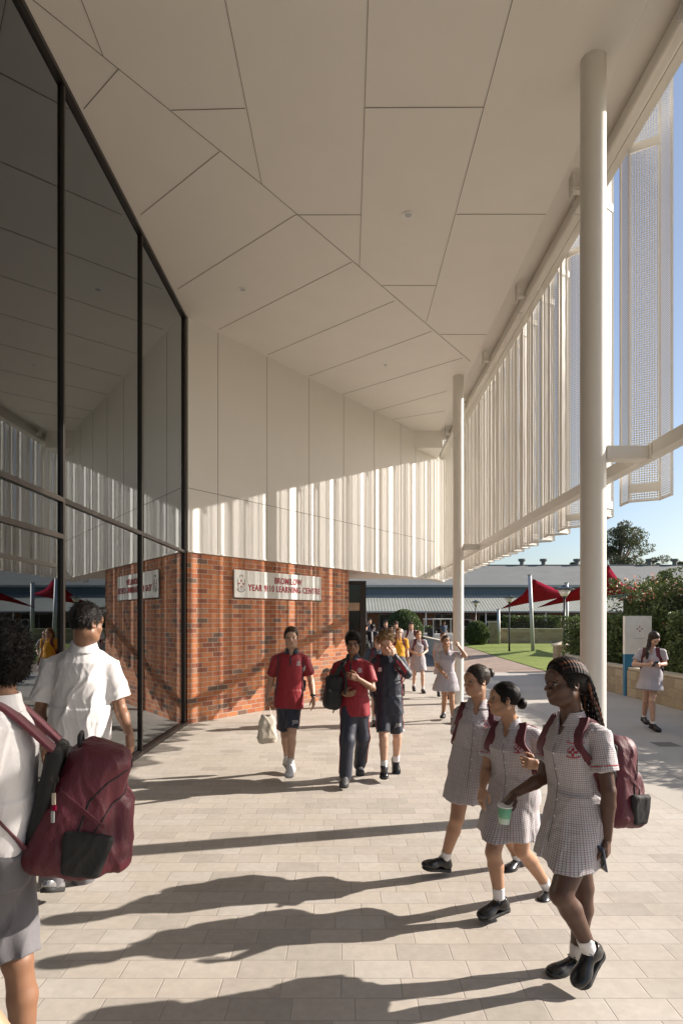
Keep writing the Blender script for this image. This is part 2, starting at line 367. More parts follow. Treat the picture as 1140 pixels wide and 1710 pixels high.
# --------------------------------------------------------------- columns
def column(x, y, label):
    t = thing('canopy_column', label, 'column', (x, y, 0), 0, 'round white canopy columns')
    n = 48; m = MB()
    vs = [(.112*math.cos(2*PI*i/n), .112*math.sin(2*PI*i/n), z) for z in (-.02, ZC-.001) for i in range(n)]
    m.add(vs, [(i, (i+1)%n, n+(i+1)%n, n+i) for i in range(n)]).build('shaft', 'column', t, smooth=True)
    vs = [(r*math.cos(2*PI*i/n), r*math.sin(2*PI*i/n), z) for r, z in ((.16, -.001), (.16, .004), (.115, .006)) for i in range(n)]
    MB().add(vs, [(j*n+i, j*n+(i+1)%n, (j+1)*n+(i+1)%n, (j+1)*n+i) for j in range(2) for i in range(n)]).build('base_collar', 'column', t, smooth=False)
    x1 = 2.79+.0135*y-x
    MB().box(.10, x1-.075, -.065, .065, 3.25, 3.375).build('bracket', 'column', t, bevel=.006)
    MB().box(x1-.078, x1-.064, -.10, .10, 3.24, 3.385).build('end_plate', 'column', t, bevel=.002)
    return t
column(2.31, 5.5, 'near white round column rising behind the girl with the braids')
column(2.47, 12.67, 'far slim white round column beside the girl raising her hand')
column(2.2, -1.5, 'white round column standing behind the viewpoint')
# --------------------------------------------------------------- perforated sun screen
scr = thing('sun_screen', 'folded white perforated metal sunscreen hanging along the canopy edge', 'sunscreen', (2.79, 0, 0))
def sx(Y): return .0135*Y
def rbar(x0, x1, z0, z1, ya, yb, name, bev=.004):
    m = MB().prism([(x0+sx(ya), ya), (x1+sx(ya), ya), (x1+sx(yb), yb), (x0+sx(yb), yb)], z0, z1)
    return m.build(name, 'column', scr, bevel=bev)
for ya, yb in ((-6, -1.62), (-1.6, 5.49), (5.51, 12.66), (12.68, 20.4)):
    rbar(-.062, .062, 3.28, 3.40, ya, yb, 'lower_beam')
rbar(-.075, .045, 6.70, 6.86, -6, 20.4, 'upper_rail', .03)
rbar(.062, .16, 6.74, 6.84, -6, 20.4, 'outer_rail')
rbar(.0, .17, 6.861, 6.995, -6, 20.4, 'top_channel')
yy = -4.5
while yy < 17:
    x = sx(yy)
    m = MB().box(x-.20, x-.076, yy-.04, yy+.04, 6.78, 6.84); m.box(x-.21, x-.198, yy-.06, yy+.06, 6.72, 6.98)
    m.build('cleat', 'column', scr, bevel=.003)
    MB().tube([(x-.15, yy+.045, 6.8), (x-.15, yy+.12, 6.62), (x-.15+.1, yy+.14, 6.62)], .006, 6).build('cable_hook', M['steel'], scr)
    yy += 2.3
def fold(pts, z0, z1, name='perforated_panel'):
    me = bpy.data.meshes.new(name); vs = []; fs = []; uvs = []
    L = 0; acc = [0]
    for a, b in zip(pts, pts[1:]): L += math.dist(a, b); acc.append(L)
    n = len(pts)
    vs = [(x, y, z0) for x, y in pts]+[(x, y, z1) for x, y in pts]
    fs = [(i, i+1, n+i+1, n+i) for i in range(n-1)]
    me.from_pydata(vs, [], fs); uv = me.uv_layers.new()
    for p in me.polygons:
        for li, vi in zip(p.loop_indices, p.vertices): uv.data[li].uv = (acc[vi % n], (z0 if vi < n else z1))
    me.materials.append(M['perf'])
    o = bpy.data.objects.new(name, me); link(o, scr)
    # solid folded edges and fixing plates of this panel
    m = MB()
    for i, (x, y) in enumerate(pts): m.box(x-.010, x+.010, y-.010, y+.010, z0, z1)
    m.build('folded_edge', 'column', o)
    for zz0, zz1, nm in ((z0, z0+.02, 'bottom_trim'), (z1-.02, z1, 'top_trim')):
        m = MB()
        for (a, b) in zip(pts, pts[1:]): m.bar((a[0], a[1], (zz0+zz1)/2), (b[0], b[1], (zz0+zz1)/2), .007, zz1-zz0)
        m.build(nm, 'column', o)
    return o
rs = random.Random(11)
def plate(a, b, z, parent):
    m = MB().bar((a[0]-.006, a[1]-.012, z), (b[0]-.006, b[1]-.012, z), .01, .09); m.build('fixing_plate', 'column', parent)
y = -3.6
while y < 20.2:
    near = abs(y-5.93) < .01
    xi = sx(y)+.16; d = rs.uniform(.20, .32)
    if near: pts = [(xi+.24, y), (xi+.25, y+.24), (xi, y+.38), (xi+.005, y+.58)]; gap = .46
    else:
        kind = rs.random()
        if kind < .62 or abs(y-6.93) < .1:      # hat shaped fold
            steps = [(0, rs.uniform(.05, .12)), (d, rs.uniform(.10, .18)), (0, rs.uniform(.08, .24)), (-d, rs.uniform(.12, .26)), (0, rs.uniform(.07, .2))]; gap = rs.choice([rs.uniform(.04, .09), rs.uniform(.12, .30)]); p = [xi, y]
        elif kind < .85:                        # z shaped fold
            steps = [(0, rs.uniform(.12, .28)), (-d, rs.uniform(.12, .24)), (0, rs.uniform(.1, .24))]; gap = rs.choice([rs.uniform(.03, .08), rs.uniform(.10, .24)]); p = [xi+d, y]
        else:
            steps = [(0, rs.uniform(.08, .2)), (d*.8, rs.uniform(.12, .2)), (0, rs.uniform(.06, .12))]; gap = rs.uniform(.02, .10); p = [xi, y]
        if y > 9.2:                             # narrower folds toward the far end
            d = rs.uniform(.17, .23); p = [xi, y]; gap = rs.choice([.03, .06, .08, .11, .15])
            steps = [(0, rs.uniform(.02, .06)), (d, rs.uniform(.06, .12)), (0, rs.uniform(.02, .08)), (-d, rs.uniform(.06, .14)), (0, rs.uniform(.02, .08))]
        pts = [tuple(p)]
        for a_, b_ in steps: p[0] += a_; p[1] += b_; pts.append(tuple(p))
    yn = pts[-1][1]
    if 5.0 < yn+gap < 5.93: gap = 5.93-yn
    if 4.2 < y < 5.92 and yn > 5.15:
        y = 5.93; continue
    o = fold(pts, 3.02, 7.42)
    plate(pts[1], pts[2], 3.16, o); plate(pts[1], pts[2], 6.74, o)
    y = yn+gap
# --------------------------------------------------------------- far school building
fb = thing('far_school_building', 'long low brick school block with grey corrugated roof and pale verandah roof beyond the lawn', 'building', (0, 54, 0))
def slab(p, t=.06):         # quad with thickness, p = 4 corners
    m = MB(); q = [Vector(a) for a in p]; n = (q[1]-q[0]).cross(q[3]-q[0]).normalized()
    m.add([a for a in q]+[a-n*t for a in q], [(0,1,2,3),(7,6,5,4),(0,4,5,1),(1,5,6,2),(2,6,7,3),(3,7,4,0)]); return m
XA, XB = -22, 62
slab([(XA, -.5, 4.75), (XB, -.5, 4.75), (XB, 8.5, 7.35), (XA, 8.5, 7.35)]).build('main_roof', 'roof', fb)
slab([(XB, 17, 4.75), (XA, 17, 4.75), (XA, 8.5, 7.35), (XB, 8.5, 7.35)]).build('main_roof', 'roof', fb)
MB().box(XA, XB, 8.35, 8.65, 7.36, 7.42).build('ridge_capping', 'gutter', fb)
MB().box(XA, XB, -.65, -.5, 4.6, 4.8).build('gutter', 'gutter', fb)
MB().box(XA, XB, -.2, 0, 3.95, 4.6).build('upper_fascia', 'bluetrim', fb)
slab([(XA, -4.2, 2.38), (XB, -4.2, 2.38), (XB, -.2, 3.98), (XA, -.2, 3.98)]).build('verandah_roof', 'roof2', fb)
MB().box(XA, XB, -4.3, -4.2, 2.30, 2.42).build('verandah_gutter', 'gutter', fb)
MB().box(XA, XB, 0, .25, 0, 3.95).build('brick_wall', 'farbrick', fb)
MB().box(XA, XB, -4.1, -.005, .0, .05).build('verandah_floor', 'concrete', fb)
rw = random.Random(3)
x = -10
while x < 52:
    wd = rw.choice([1.8, 2.4, 3.2])
    f = MB().box(x, x+wd, -.05, -.002, .85, 2.15).build('window', 'darkglass', fb)
    m = MB()
    for a in [0, .5, 1]: m.box(x+wd*a-.03, x+wd*a+.03, -.08, -.051, .85, 2.15)
    m.box(x-.05, x+wd+.05, -.085, -.052, .80, .86); m.box(x-.05, x+wd+.05, -.085, -.052, 2.14, 2.2)
    m.build('frame', 'gutter', f)
    x += wd+rw.choice([.8, 1.5, 2.6])
for x in range(-8, 56, 5):
    MB().box(x, x+.09, -4.05, -3.96, .05, 2.42).build('verandah_post', 'frost', fb)
for px, py in ((871, 945), (907, 945), (963, 945), (1084, 945), (1126, 945)):
    c = P(px, py, 62.5)
    o = MB().tube([(c.x, 8.5, 7.3), (c.x, 8.5, 7.75)], .22, 12).build('roof_vent', M['roof'], fb)
    MB().tube([(c.x, 8.5, 7.76), (c.x, 8.5, 7.83), (c.x, 8.5, 8.02)], [.30, .38, .38], 12).build('vent_cap', M['roof'], o)
for px, in ((780,), (1000,)):
    c = P(px, 1040, 53.6)
    a = MB().box(c.x-.45, c.x+.45, -.45, -.09, 1.0, 1.75).build('air_conditioner', 'frost', fb)
    MB().tube([(c.x-.1, -.47, 1.38), (c.x-.1, -.455, 1.38)], .3, 20).build('fan_grille', 'black', a)
# far retaining wall and low walls
def stone_wall(name, label, pts, h, th=.35, z0=-.1):
    (x0, y0), (x1, y1) = pts; L = math.dist(*pts)
    t = thing(name, label, 'wall', (x0, y0, 0), math.atan2(y1-y0, x1-x0))
    MB().box(0, L, 0, th, z0, h-.06).build('blockwork', 'retain', t)
    MB().box(-.02, L+.02, -.025, th+.025, h-.058, h).build('capping', 'stonecap', t, bevel=.01)
    return t
stone_wall('retaining_wall', 'long pale stone retaining wall across the back of the lawn', [(8.6, 43), (60, 43)], 1.08)
stone_wall('retaining_wall', 'short lower yellowish stone wall left of the long lawn wall', [(5.8, 43.6), (13.4, 43.4)], .78)
tw = thing('stone_pier', 'square stone pier where the back lawn walls meet', 'pier', P(824, 1033, 42.6)*1); tw.location.z = 0
MB().box(-.4, .4, -.3, .1, -.1, 1.5).build('shaft', 'retain', tw); MB().box(-.45, .45, -.35, .15, 1.5, 1.62).build('capping', 'stonecap', tw)
stone_wall('planter_wall', 'sandy limestone planter wall in front of the hedge on the right', [(6.84, 3), (6.60, 15.5)], .67, -.35)
stone_wall('planter_wall', 'far stretch of the planter wall bending toward the stone pillar', [(6.60, 15.51), (7.22, 19.8)], .67, -.35)
tp = thing('stone_pillar', 'square capped limestone pillar at the lawn corner', 'pillar', (7.45, 20.3, 0))
MB().box(-.21, .21, -.21, .21, -.1, .86).build('shaft', 'retain', tp); 
q = MB(); q.add([(-.26,-.26,.861),(.26,-.26,.861),(.26,.26,.861),(-.26,.26,.861),(-.26,-.26,.92),(.26,-.26,.92),(.26,.26,.92),(-.26,.26,.92),(0,0,1.02)],
  [(3,2,1,0),(0,1,5,4),(1,2,6,5),(2,3,7,6),(3,0,4,7),(4,5,8),(5,6,8),(6,7,8),(7,4,8)]); q.build('capping', 'stonecap', tp)
t = thing('ramp_wall', 'low pale rendered ramp wall beside the brown path', 'wall', (4.35, 22.6, 0), PI/2)
MB().box(0, 10.2, -.18, 0, -.1, .78).build('wall_body', concrete('render', (.50, .46, .38)), t); MB().box(-.02, 10.22, -.21, .03, .781, .84).build('capping', 'stonecap', t)
# lamps
def lamp(px, Y, ph, label):
    c = P(px, 1033, Y); t = thing('street_lamp', label, 'lamp', (c.x, Y, 0), 0, 'lamp posts on the lawn')
    MB().tube([(0, 0, 0), (0, 0, .5), (0, 0, ph-.42)], [.06, .045, .035], 12).build('pole', 'black', t, smooth=True)
    MB().tube([(0, 0, ph-.46), (0, 0, ph-.40)], .075, 12).build('collar', 'black', t)
    MB().tube([(0, 0, ph-.40), (0, 0, ph-.16)], [.10, .24], 20).build('diffuser', 'frost', t, smooth=True)
    MB().tube([(0, 0, ph-.16), (0, 0, ph-.13), (0, 0, ph-.06), (0, 0, ph)], [.34, .34, .12, .03], 20).build('hood', 'black', t)
lamp(794, 42.3, 3.1, 'farthest black lamp post near the air conditioner')
lamp(850, 32.7, 3.1, 'middle black lamp post in front of the red sail')
lamp(942, 21.5, 3.0, 'nearest black lamp post with a wide pale shade next to the near column')
def mast(pb, pt, Y, r, label):
    a = P(pb[0], 1033, Y); a.z = 0; b = P(pt[0], pt[1], Y); t = thing('sail_mast', label, 'mast', a, 0, 'steel masts of the shade sails')
    MB().tube([(0, 0, 0), b-a], r, 14).build('pole', 'steel', t, smooth=True); MB().tube([b-a, b-a+Vector((0, 0, .05))], r*1.15, 14).build('cap', 'gutter', t)
mast((889.7,), (884, 961), 33, .10, 'leaning galvanised mast left of the near lamp post')
mast((833,), (832, 1018), 42, .10, 'short galvanised mast near the stone pier')
mast((946,), (945.5, 974), 38, .12, 'galvanised mast right behind the near lamp post')
mast((1106,), (1112, 958), 30, .12, 'galvanised mast rising behind the flowering bush')
def sail(cs, label, sag=.35, n=14):
    A, B, C = [P(*c) for c in cs]; t = (A+B+C)/3; m = MB(); idx = {}; vs = []
    for i in range(n+1):
        for j in range(n+1-i):
            u, v = i/n, j/n; w_ = 1-u-v; p = A*w_+B*u+C*v
            e = (u*v*w_)*27; cen = (A+B+C)/3; pull = 1-.26*(1-min(1, e*1.5))*(1-max(u, v, w_)**3)*1
            p = cen+(p-cen)*pull if max(u, v, w_) < .999 else p
            p.z -= sag*e*.6; idx[i, j] = len(vs); vs.append(p-t)
    fs = []
    for i in range(n):
        for j in range(n-i):
            fs.append((idx[i, j], idx[i+1, j], idx[i, j+1]))
            if i+j < n-1: fs.append((idx[i+1, j], idx[i+1, j+1], idx[i, j+1]))
    m.add(vs, fs); o = m.build('shade_sail', 'sail', None, smooth=True); o.location = t
    s = o.modifiers.new('solid', 'SOLIDIFY'); s.thickness = .01
    tag(o, label, 'shade sail', 'crimson shade sails over the lawn')
sail([(890, 967, 33), (836, 1017, 38), (972, 993, 46)], 'crimson shade sail hung from the leaning mast')
sail([(1016, 944, 25), (897, 1015, 29), (1072, 988, 36)], 'large crimson shade sail partly behind the near column')
sail([(1100, 964, 30), (1030, 1003, 36), (1125, 1012, 26)], 'crimson shade sail behind the flowering bush')
sail([(1330, 940, 30), (1180, 1000, 36), (1480, 985, 26)], 'crimson shade sail outside the right edge, seen in the glass')
# ---------------- vegetation: clouds of small leaves
def leaves(pts, size, rng, flat=.5):
    n = len(pts); pts = np.asarray(pts, float)
    a = rng.normal(size=(n, 3)); a /= np.linalg.norm(a, axis=1)[:, None]; b = rng.normal(size=(n, 3)); b -= a*(a*b).sum(1)[:, None]; b /= np.linalg.norm(b, axis=1)[:, None]
    s = size*rng.uniform(.6, 1.4, (n, 1)); L = a*s; W = b*s*flat
    v = np.stack([pts-L, pts+W*.9, pts+L, pts-W*.9], 1).reshape(-1, 3)
    return v
def leafmesh(name, v, mat, parent):
    n = len(v)//4; me = bpy.data.meshes.new(name); me.vertices.add(len(v)); me.vertices.foreach_set('co', v.astype(np.float32).ravel())
    me.loops.add(n*4); me.loops.foreach_set('vertex_index', np.arange(n*4, dtype=np.int32)); me.polygons.add(n)
    me.polygons.foreach_set('loop_start', np.arange(0, n*4, 4, dtype=np.int32)); me.update(calc_edges=True); me.validate()
    me.materials.append(M[mat] if isinstance(mat, str) else mat)
    o = bpy.data.objects.new(name, me); link(o, parent); return o
def blob_pts(c, r, n, rng, shell=.55):
    d = rng.normal(size=(n, 3)); d /= np.linalg.norm(d, axis=1)[:, None]
    q = rng.uniform(shell, 1, (n, 1))**.6; return np.asarray(c)+d*q*np.asarray(r)
def tree(base, H, R, label, seed, nclump=26, nleaf=220, ls=.16, cat='tree', leafm='leaf'):
    rng = np.random.default_rng(seed); t = thing('eucalyptus_tree', label, cat, base, 0, 'trees behind the far building')
    m = MB(); pts = []
    top = Vector((rng.normal()*.3, rng.normal()*.3, H*.55)); m.tube([(0, 0, -.2), top*.5, top], [H*.028, H*.02, H*.014], 8)
    for i in range(nclump):
        u = rng.uniform(.42, 1); a = rng.uniform(0, 2*PI); rr = R*rng.uniform(.15, 1)*math.sqrt(max(.05, 1-((u-.62)/.5)**2))
        c = Vector((rr*math.cos(a), rr*math.sin(a)*.8, H*u))
        m.tube([top*rng.uniform(.5, 1), (top+c)/2+Vector((0, 0, -.2)), c], [H*.009, H*.006, H*.003], 5)
        r = R*rng.uniform(.16, .32); pts.append(blob_pts(c, (r, r, r*.62), nleaf, rng, .3))
    m.build('trunk', 'bark', t, smooth=True)
    leafmesh('crown', leaves(np.concatenate(pts), ls, rng, .35), leafm, t)
tree((gx(1030, 78), 78, 0), 14.0, 4.6, 'large dark eucalyptus above the grey roof right of the near column', 1, 46, 300)
tree((gx(1082, 80), 80, 0), 10.0, 3.4, 'lower spreading eucalyptus to the right of the large one', 2, 26, 240)
tree((gx(966, 80), 80, 0), 9.0, 3.0, 'dark eucalyptus half hidden by the near column', 3, 26, 240)
tree((gx(1150, 82), 82, 0), 9.6, 3.0, 'eucalyptus at the right edge of the photo', 4, 22, 240)
tree((gx(860, 95), 95, 0), 8.3, 3, 'distant tree tip showing over the roof beyond the screen', 5, 14, 160)
tree((gx(1290, 82), 82, 0), 13, 5.0, 'eucalyptus outside the right edge, reflected in the glass', 6, 36, 240)
tree((gx(1480, 82), 82, 0), 11, 4.0, 'second eucalyptus outside the right edge, reflected in the glass', 8, 26, 240)
def topiary(px, Y, r, zr, label):
    rng = np.random.default_rng(int(px)); c = P(px, 1033, Y); t = thing('topiary_bush', label, 'bush', (c.x, Y, 0), 0, 'clipped round bushes')
    MB().tube([(0, 0, 0), (0, 0, zr)], .12, 8).build('trunk', 'bark', t)
    u = rng.normal(size=(60, 3))
    # dense core
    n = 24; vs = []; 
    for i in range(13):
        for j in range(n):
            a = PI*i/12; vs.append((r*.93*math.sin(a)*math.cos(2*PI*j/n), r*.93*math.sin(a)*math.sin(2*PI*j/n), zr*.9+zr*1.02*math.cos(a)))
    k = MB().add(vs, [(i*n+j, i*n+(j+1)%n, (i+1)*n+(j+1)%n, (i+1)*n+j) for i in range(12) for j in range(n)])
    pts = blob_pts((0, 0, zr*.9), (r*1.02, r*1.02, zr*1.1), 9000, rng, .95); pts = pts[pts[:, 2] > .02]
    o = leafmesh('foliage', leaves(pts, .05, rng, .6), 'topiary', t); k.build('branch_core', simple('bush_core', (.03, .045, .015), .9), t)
topiary(674, 32.5, 1.02, 1.15, 'large clipped dome bush behind the students on the path')
topiary(796, 41, .82, .82, 'small clipped dome bush behind the far lamp post')
def hedge(name, label, x0, x1, y0, y1, z0, z1, n, seed, bumpy=.25, ls=.045, cat='hedge', flowers=0):
    rng = np.random.default_rng(seed); t = thing(name, label, cat, ((x0+x1)/2, (y0+y1)/2, 0))
    cx, cy_ = (x0+x1)/2, (y0+y1)/2; hx, hy = (x1-x0)/2, (y1-y0)/2
    p = rng.uniform(-1, 1, (n, 3)); ax = rng.integers(0, 5, n)
    sh = 1-np.abs(rng.normal(0, .10, n))
    p[ax == 0, 0] = -sh[ax == 0]; p[ax == 1, 1] = -sh[ax == 1]; p[ax == 2, 2] = sh[ax == 2]; p[ax == 3, 0] = sh[ax == 3]
    wv = np.sin(p[:, 1]*hy*1.7+seed)*.5+np.sin(p[:, 1]*hy*4.1+p[:, 2]*3)*.3+np.sin(p[:, 1]*hy*9.3+p[:, 0]*5)*.25
    q = np.empty_like(p); q[:, 0] = p[:, 0]*(hx+bumpy*wv*.5); q[:, 1] = p[:, 1]*hy
    q[:, 2] = z0+(p[:, 2]+1)/2*(z1-z0)*(1+bumpy*.5*wv)
    leafmesh('foliage', leaves(q, ls, rng, .5), 'hedge', t)
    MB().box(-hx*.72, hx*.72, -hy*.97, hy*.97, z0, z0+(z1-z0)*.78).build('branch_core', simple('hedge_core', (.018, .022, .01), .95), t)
    if flowers:
        f = rng.uniform(-1, 1, (flowers, 3)); f[:, 2] = rng.uniform(.2, 1.05, flowers); cl = []
        for a in f:
            c = np.array([a[0]*hx, a[1]*hy, z0+a[2]*(z1-z0)*1.02]); cl.append(c+rng.normal(0, .05, (9, 3)))
        leafmesh('blossom', leaves(np.concatenate(cl), .035, rng, .7), 'flower', t)
        st = []
        for i in range(70):
            a = rng.uniform(-1, 1, 2); b = np.array([a[0]*hx, a[1]*hy, z1*.9]); e = b+np.array([rng.normal(0, .25), rng.normal(0, .25), rng.uniform(.1, .5)])
            st.append(b+(e-b)*np.linspace(0, 1, 26)[:, None]+rng.normal(0, .025, (26, 3)))
        leafmesh('sprig', leaves(np.concatenate(st), .035, rng, .4), 'hedge', t)
hedge('clipped_hedge', 'dark leafy hedge behind the planter wall and the totem sign', 7.0, 8.6, 3.2, 13.0, .5, 1.95, 42000, 21, .15)
hedge('clipped_hedge', 'dark hedge stretch between the totem sign and the stone pillar', 7.15, 8.7, 14.6, 19.4, .5, 1.85, 26000, 22, .15)
hedge('flowering_bush', 'tall loose bush with salmon pink blossom above the hedge', 7.9, 10.4, 14.5, 17.6, 1.0, 2.75, 16000, 23, .45, .045, 'bush', 240)
hedge('leafy_shrub', 'green shrub rising above the hedge at the right edge', 7.8, 10.0, 11.6, 13.6, 1.0, 2.5, 9000, 24, .4, .045, 'bush', 12)
hedge('verandah_hedge', 'dark low hedge under the far verandah', 13, 17.5, 47.5, 48.6, 0, 2.0, 9000, 25, .2, .07)
hedge('verandah_hedge', 'low hedge beside the golf cart', 4.2, 7.0, 46.5, 47.6, 0, 1.15, 6000, 26, .2, .07)
# totem sign
ts = thing('totem_sign', 'white and blue totem sign with a maroon emblem in front of the hedge', 'sign', (gx(1069, 13.8), 13.9, 0), math.radians(-4))
MB().box(-.30, .30, 0, .12, .97, 1.86).build('white_panel', M['frost'], ts)
M['signblue'] = simple('sign_blue', (.03, .17, .30), .4)
MB().box(-.30, .30, 0, .12, .0, .968).build('blue_panel', 'signblue', ts)
# hinge between emblem and text handled by text helper below
# golf cart
gc = thing('golf_cart', 'white golf cart with a flat roof parked behind the ramp wall', 'golf cart', (gx(737, 36), 36, 0), math.radians(8))
MB().box(-.6, .6, -.2, 2.0, 1.74, 1.80).build('roof', 'frost', gc, bevel=.02)
for x in (-.54, .54):
    for yv in (-.1, 1.9): MB().bar((x, yv, .6), (x, yv, 1.74), .035).build('roof_post', 'frost', gc)
m = MB(); m.box(-.6, .6, -.35, 2.1, .32, .52); m.box(-.58, .58, -.4, -.2, .5, .9); m.box(-.58, .58, 1.5, 2.1, .52, .85); m.build('body', 'frost', gc, bevel=.04)
MB().box(-.52, .52, .75, 1.2, .53, .78).build('seat', 'black', gc, bevel=.03); MB().box(-.52, .52, 1.2, 1.32, .7, 1.2).build('backrest', 'black', gc, bevel=.03)
MB().tube([(-.25, .15, .75), (-.25, .3, 1.05)], .02, 8).build('steering_column', 'black', gc)
for x in (-.58, .58):
    for yv in (0, 1.7):
        wv = MB().tube([(x-.08, yv, .24), (x+.08, yv, .24)], .24, 20).build('wheel', 'black', gc); MB().tube([(x-.085, yv, .24), (x+.085, yv, .24)], .12, 14).build('rim', 'steel', wv)
# ---------------- writing
FNT = None
def text(body, size, parent, loc, rot, mat, name='lettering', ext=.004, bold=.0, sx_=1.0, align='CENTER', sp=1.0):
    cu = bpy.data.curves.new(name, 'FONT'); cu.body = body; cu.size = size; cu.extrude = ext; cu.offset = bold; cu.align_x = align; cu.space_character = sp; cu.align_y = 'BOTTOM'
    tmp = bpy.data.objects.new('tmp', cu); link(tmp); dg = bpy.context.evaluated_depsgraph_get(); dg.update()
    me = bpy.data.meshes.new_from_object(tmp.evaluated_get(dg)); bpy.data.objects.remove(tmp)
    me.materials.clear(); me.materials.append(M[mat] if isinstance(mat, str) else mat)
    for v in me.vertices: v.co.x *= sx_
    o = bpy.data.objects.new(name, me); link(o, parent); o.location = loc; o.rotation_euler = rot; return o
M['maroon'] = simple('maroon_enamel', (.30, .012, .03), .4)
M['signwhite'] = simple('sign_white', (.66, .66, .64), .35, var=.01)
M['signgrey'] = simple('sign_grey', (.30, .30, .29), .5)
sA = Vector((-.595*0, 0, 0))
# sign spans s from s(389) to s(534) on the brick wall
def s_of(px): r = (px-570)/1000; return (r*10.15+2.64)/(.595-r*.804)
s0, s1 = s_of(389), s_of(534); zt = 1.8+(HZ-951)/1000*(10.15+.804*s0); zb = 1.8+(HZ-997.5)/1000*(10.15+.804*s0)
nrm = Vector((.804, -.595, 0)); bas = Vector((-2.64, 10.15, 0))+Vector((.595, .804, 0))*((s0+s1)/2)+nrm*.02
sg = thing('wall_sign', 'white rectangular sign with maroon lettering on the brick wall', 'sign', (bas.x, bas.y, zb), ang)
W_, H_ = s1-s0, zt-zb
MB().box(-W_/2, W_/2, -.012, .012, 0, H_).build('board', 'signwhite', sg, bevel=.002)
R0 = (PI/2, 0, 0)
def fit(o, w):
    xs = [v.co.x for v in o.data.vertices]; k = w/(max(xs)-min(xs)); mid = (max(xs)+min(xs))/2
    for v in o.data.vertices: v.co.x = (v.co.x-mid)*k
fit(text('BROMILOW', H_*.33, sg, (W_*.085, -.016, H_*.525), R0, 'maroon', 'title_lettering', .003, .0035, sp=1.08), W_*.325)
fit(text('YEAR 9/10 LEARNING CENTRE', H_*.33, sg, (W_*.06, -.016, H_*.20), R0, 'maroon', 'title_lettering', .003, .0035, sp=1.12), W_*.845)
# emblem: shield outline with four-part cross, scroll below
def emblem(parent, cx, cz, s, y, cross, line, plain=False):
    m = MB()
    for a in range(4):
        d = Vector((math.cos(a*PI/2), 0, math.sin(a*PI/2))); e = Vector((-d.z, 0, d.x)); c = Vector((cx, y, cz))
        vs = [c+d*s*.22, c+d*s*.40+e*s*.13, c+d*s*.62+e*s*.10, c+d*s*.62-e*s*.10, c+d*s*.40-e*s*.13]
        m.add(vs+[v+Vector((0, -.003, 0)) for v in vs], [(0,1,2,3,4),(9,8,7,6,5)]+[(i,(i+1)%5,5+(i+1)%5,5+i) for i in range(5)])
    m.build('emblem_cross', cross, parent)
    if not plain:
        m = MB(); pts = [(-.7, .75), (-.72, 0), (-.55, -.6), (0, -.95), (.55, -.6), (.72, 0), (.7, .75)]
        m.tube([(cx+a*s, y-.002, cz+b*s) for a, b in pts], s*.035, 6)
        m.tube([(cx+a*s, y-.002, cz+b*s) for a, b in [(-.85, -.75), (-.5, -1.1), (0, -1.25), (.5, -1.1), (.85, -.75)]], s*.07, 6)
        m.tube([(cx+a*s, y-.002, cz+b*s) for a, b in [(-.3, .95), (-.32, 1.2), (-.1, 1.35), (.12, 1.2), (.3, 1.3), (.25, 1.0)]], s*.04, 6)
        m.build('emblem_outline', line, parent)
emblem(sg, -W_*.5+W_*.068, H_*.50, H_*.24, -.016, M['maroon'], M['signgrey'])
emblem(ts, .03, 1.56, .11, -.004, M['maroon'], M['signgrey'], True)
for i, (l, zz) in enumerate((('- - - -', 1.30),)):
    MB().box(-.10, .16, -.004, -.001, 1.335, 1.343).build('emblem_rule', M['signgrey'], ts)
m = MB()
for i in range(5): m.box(-.13+.0*i, .20-.05*(i % 2), -.004, -.001, .88-i*.075, .892-i*.075)
m.build('printed_line', M['signwhite'], ts)
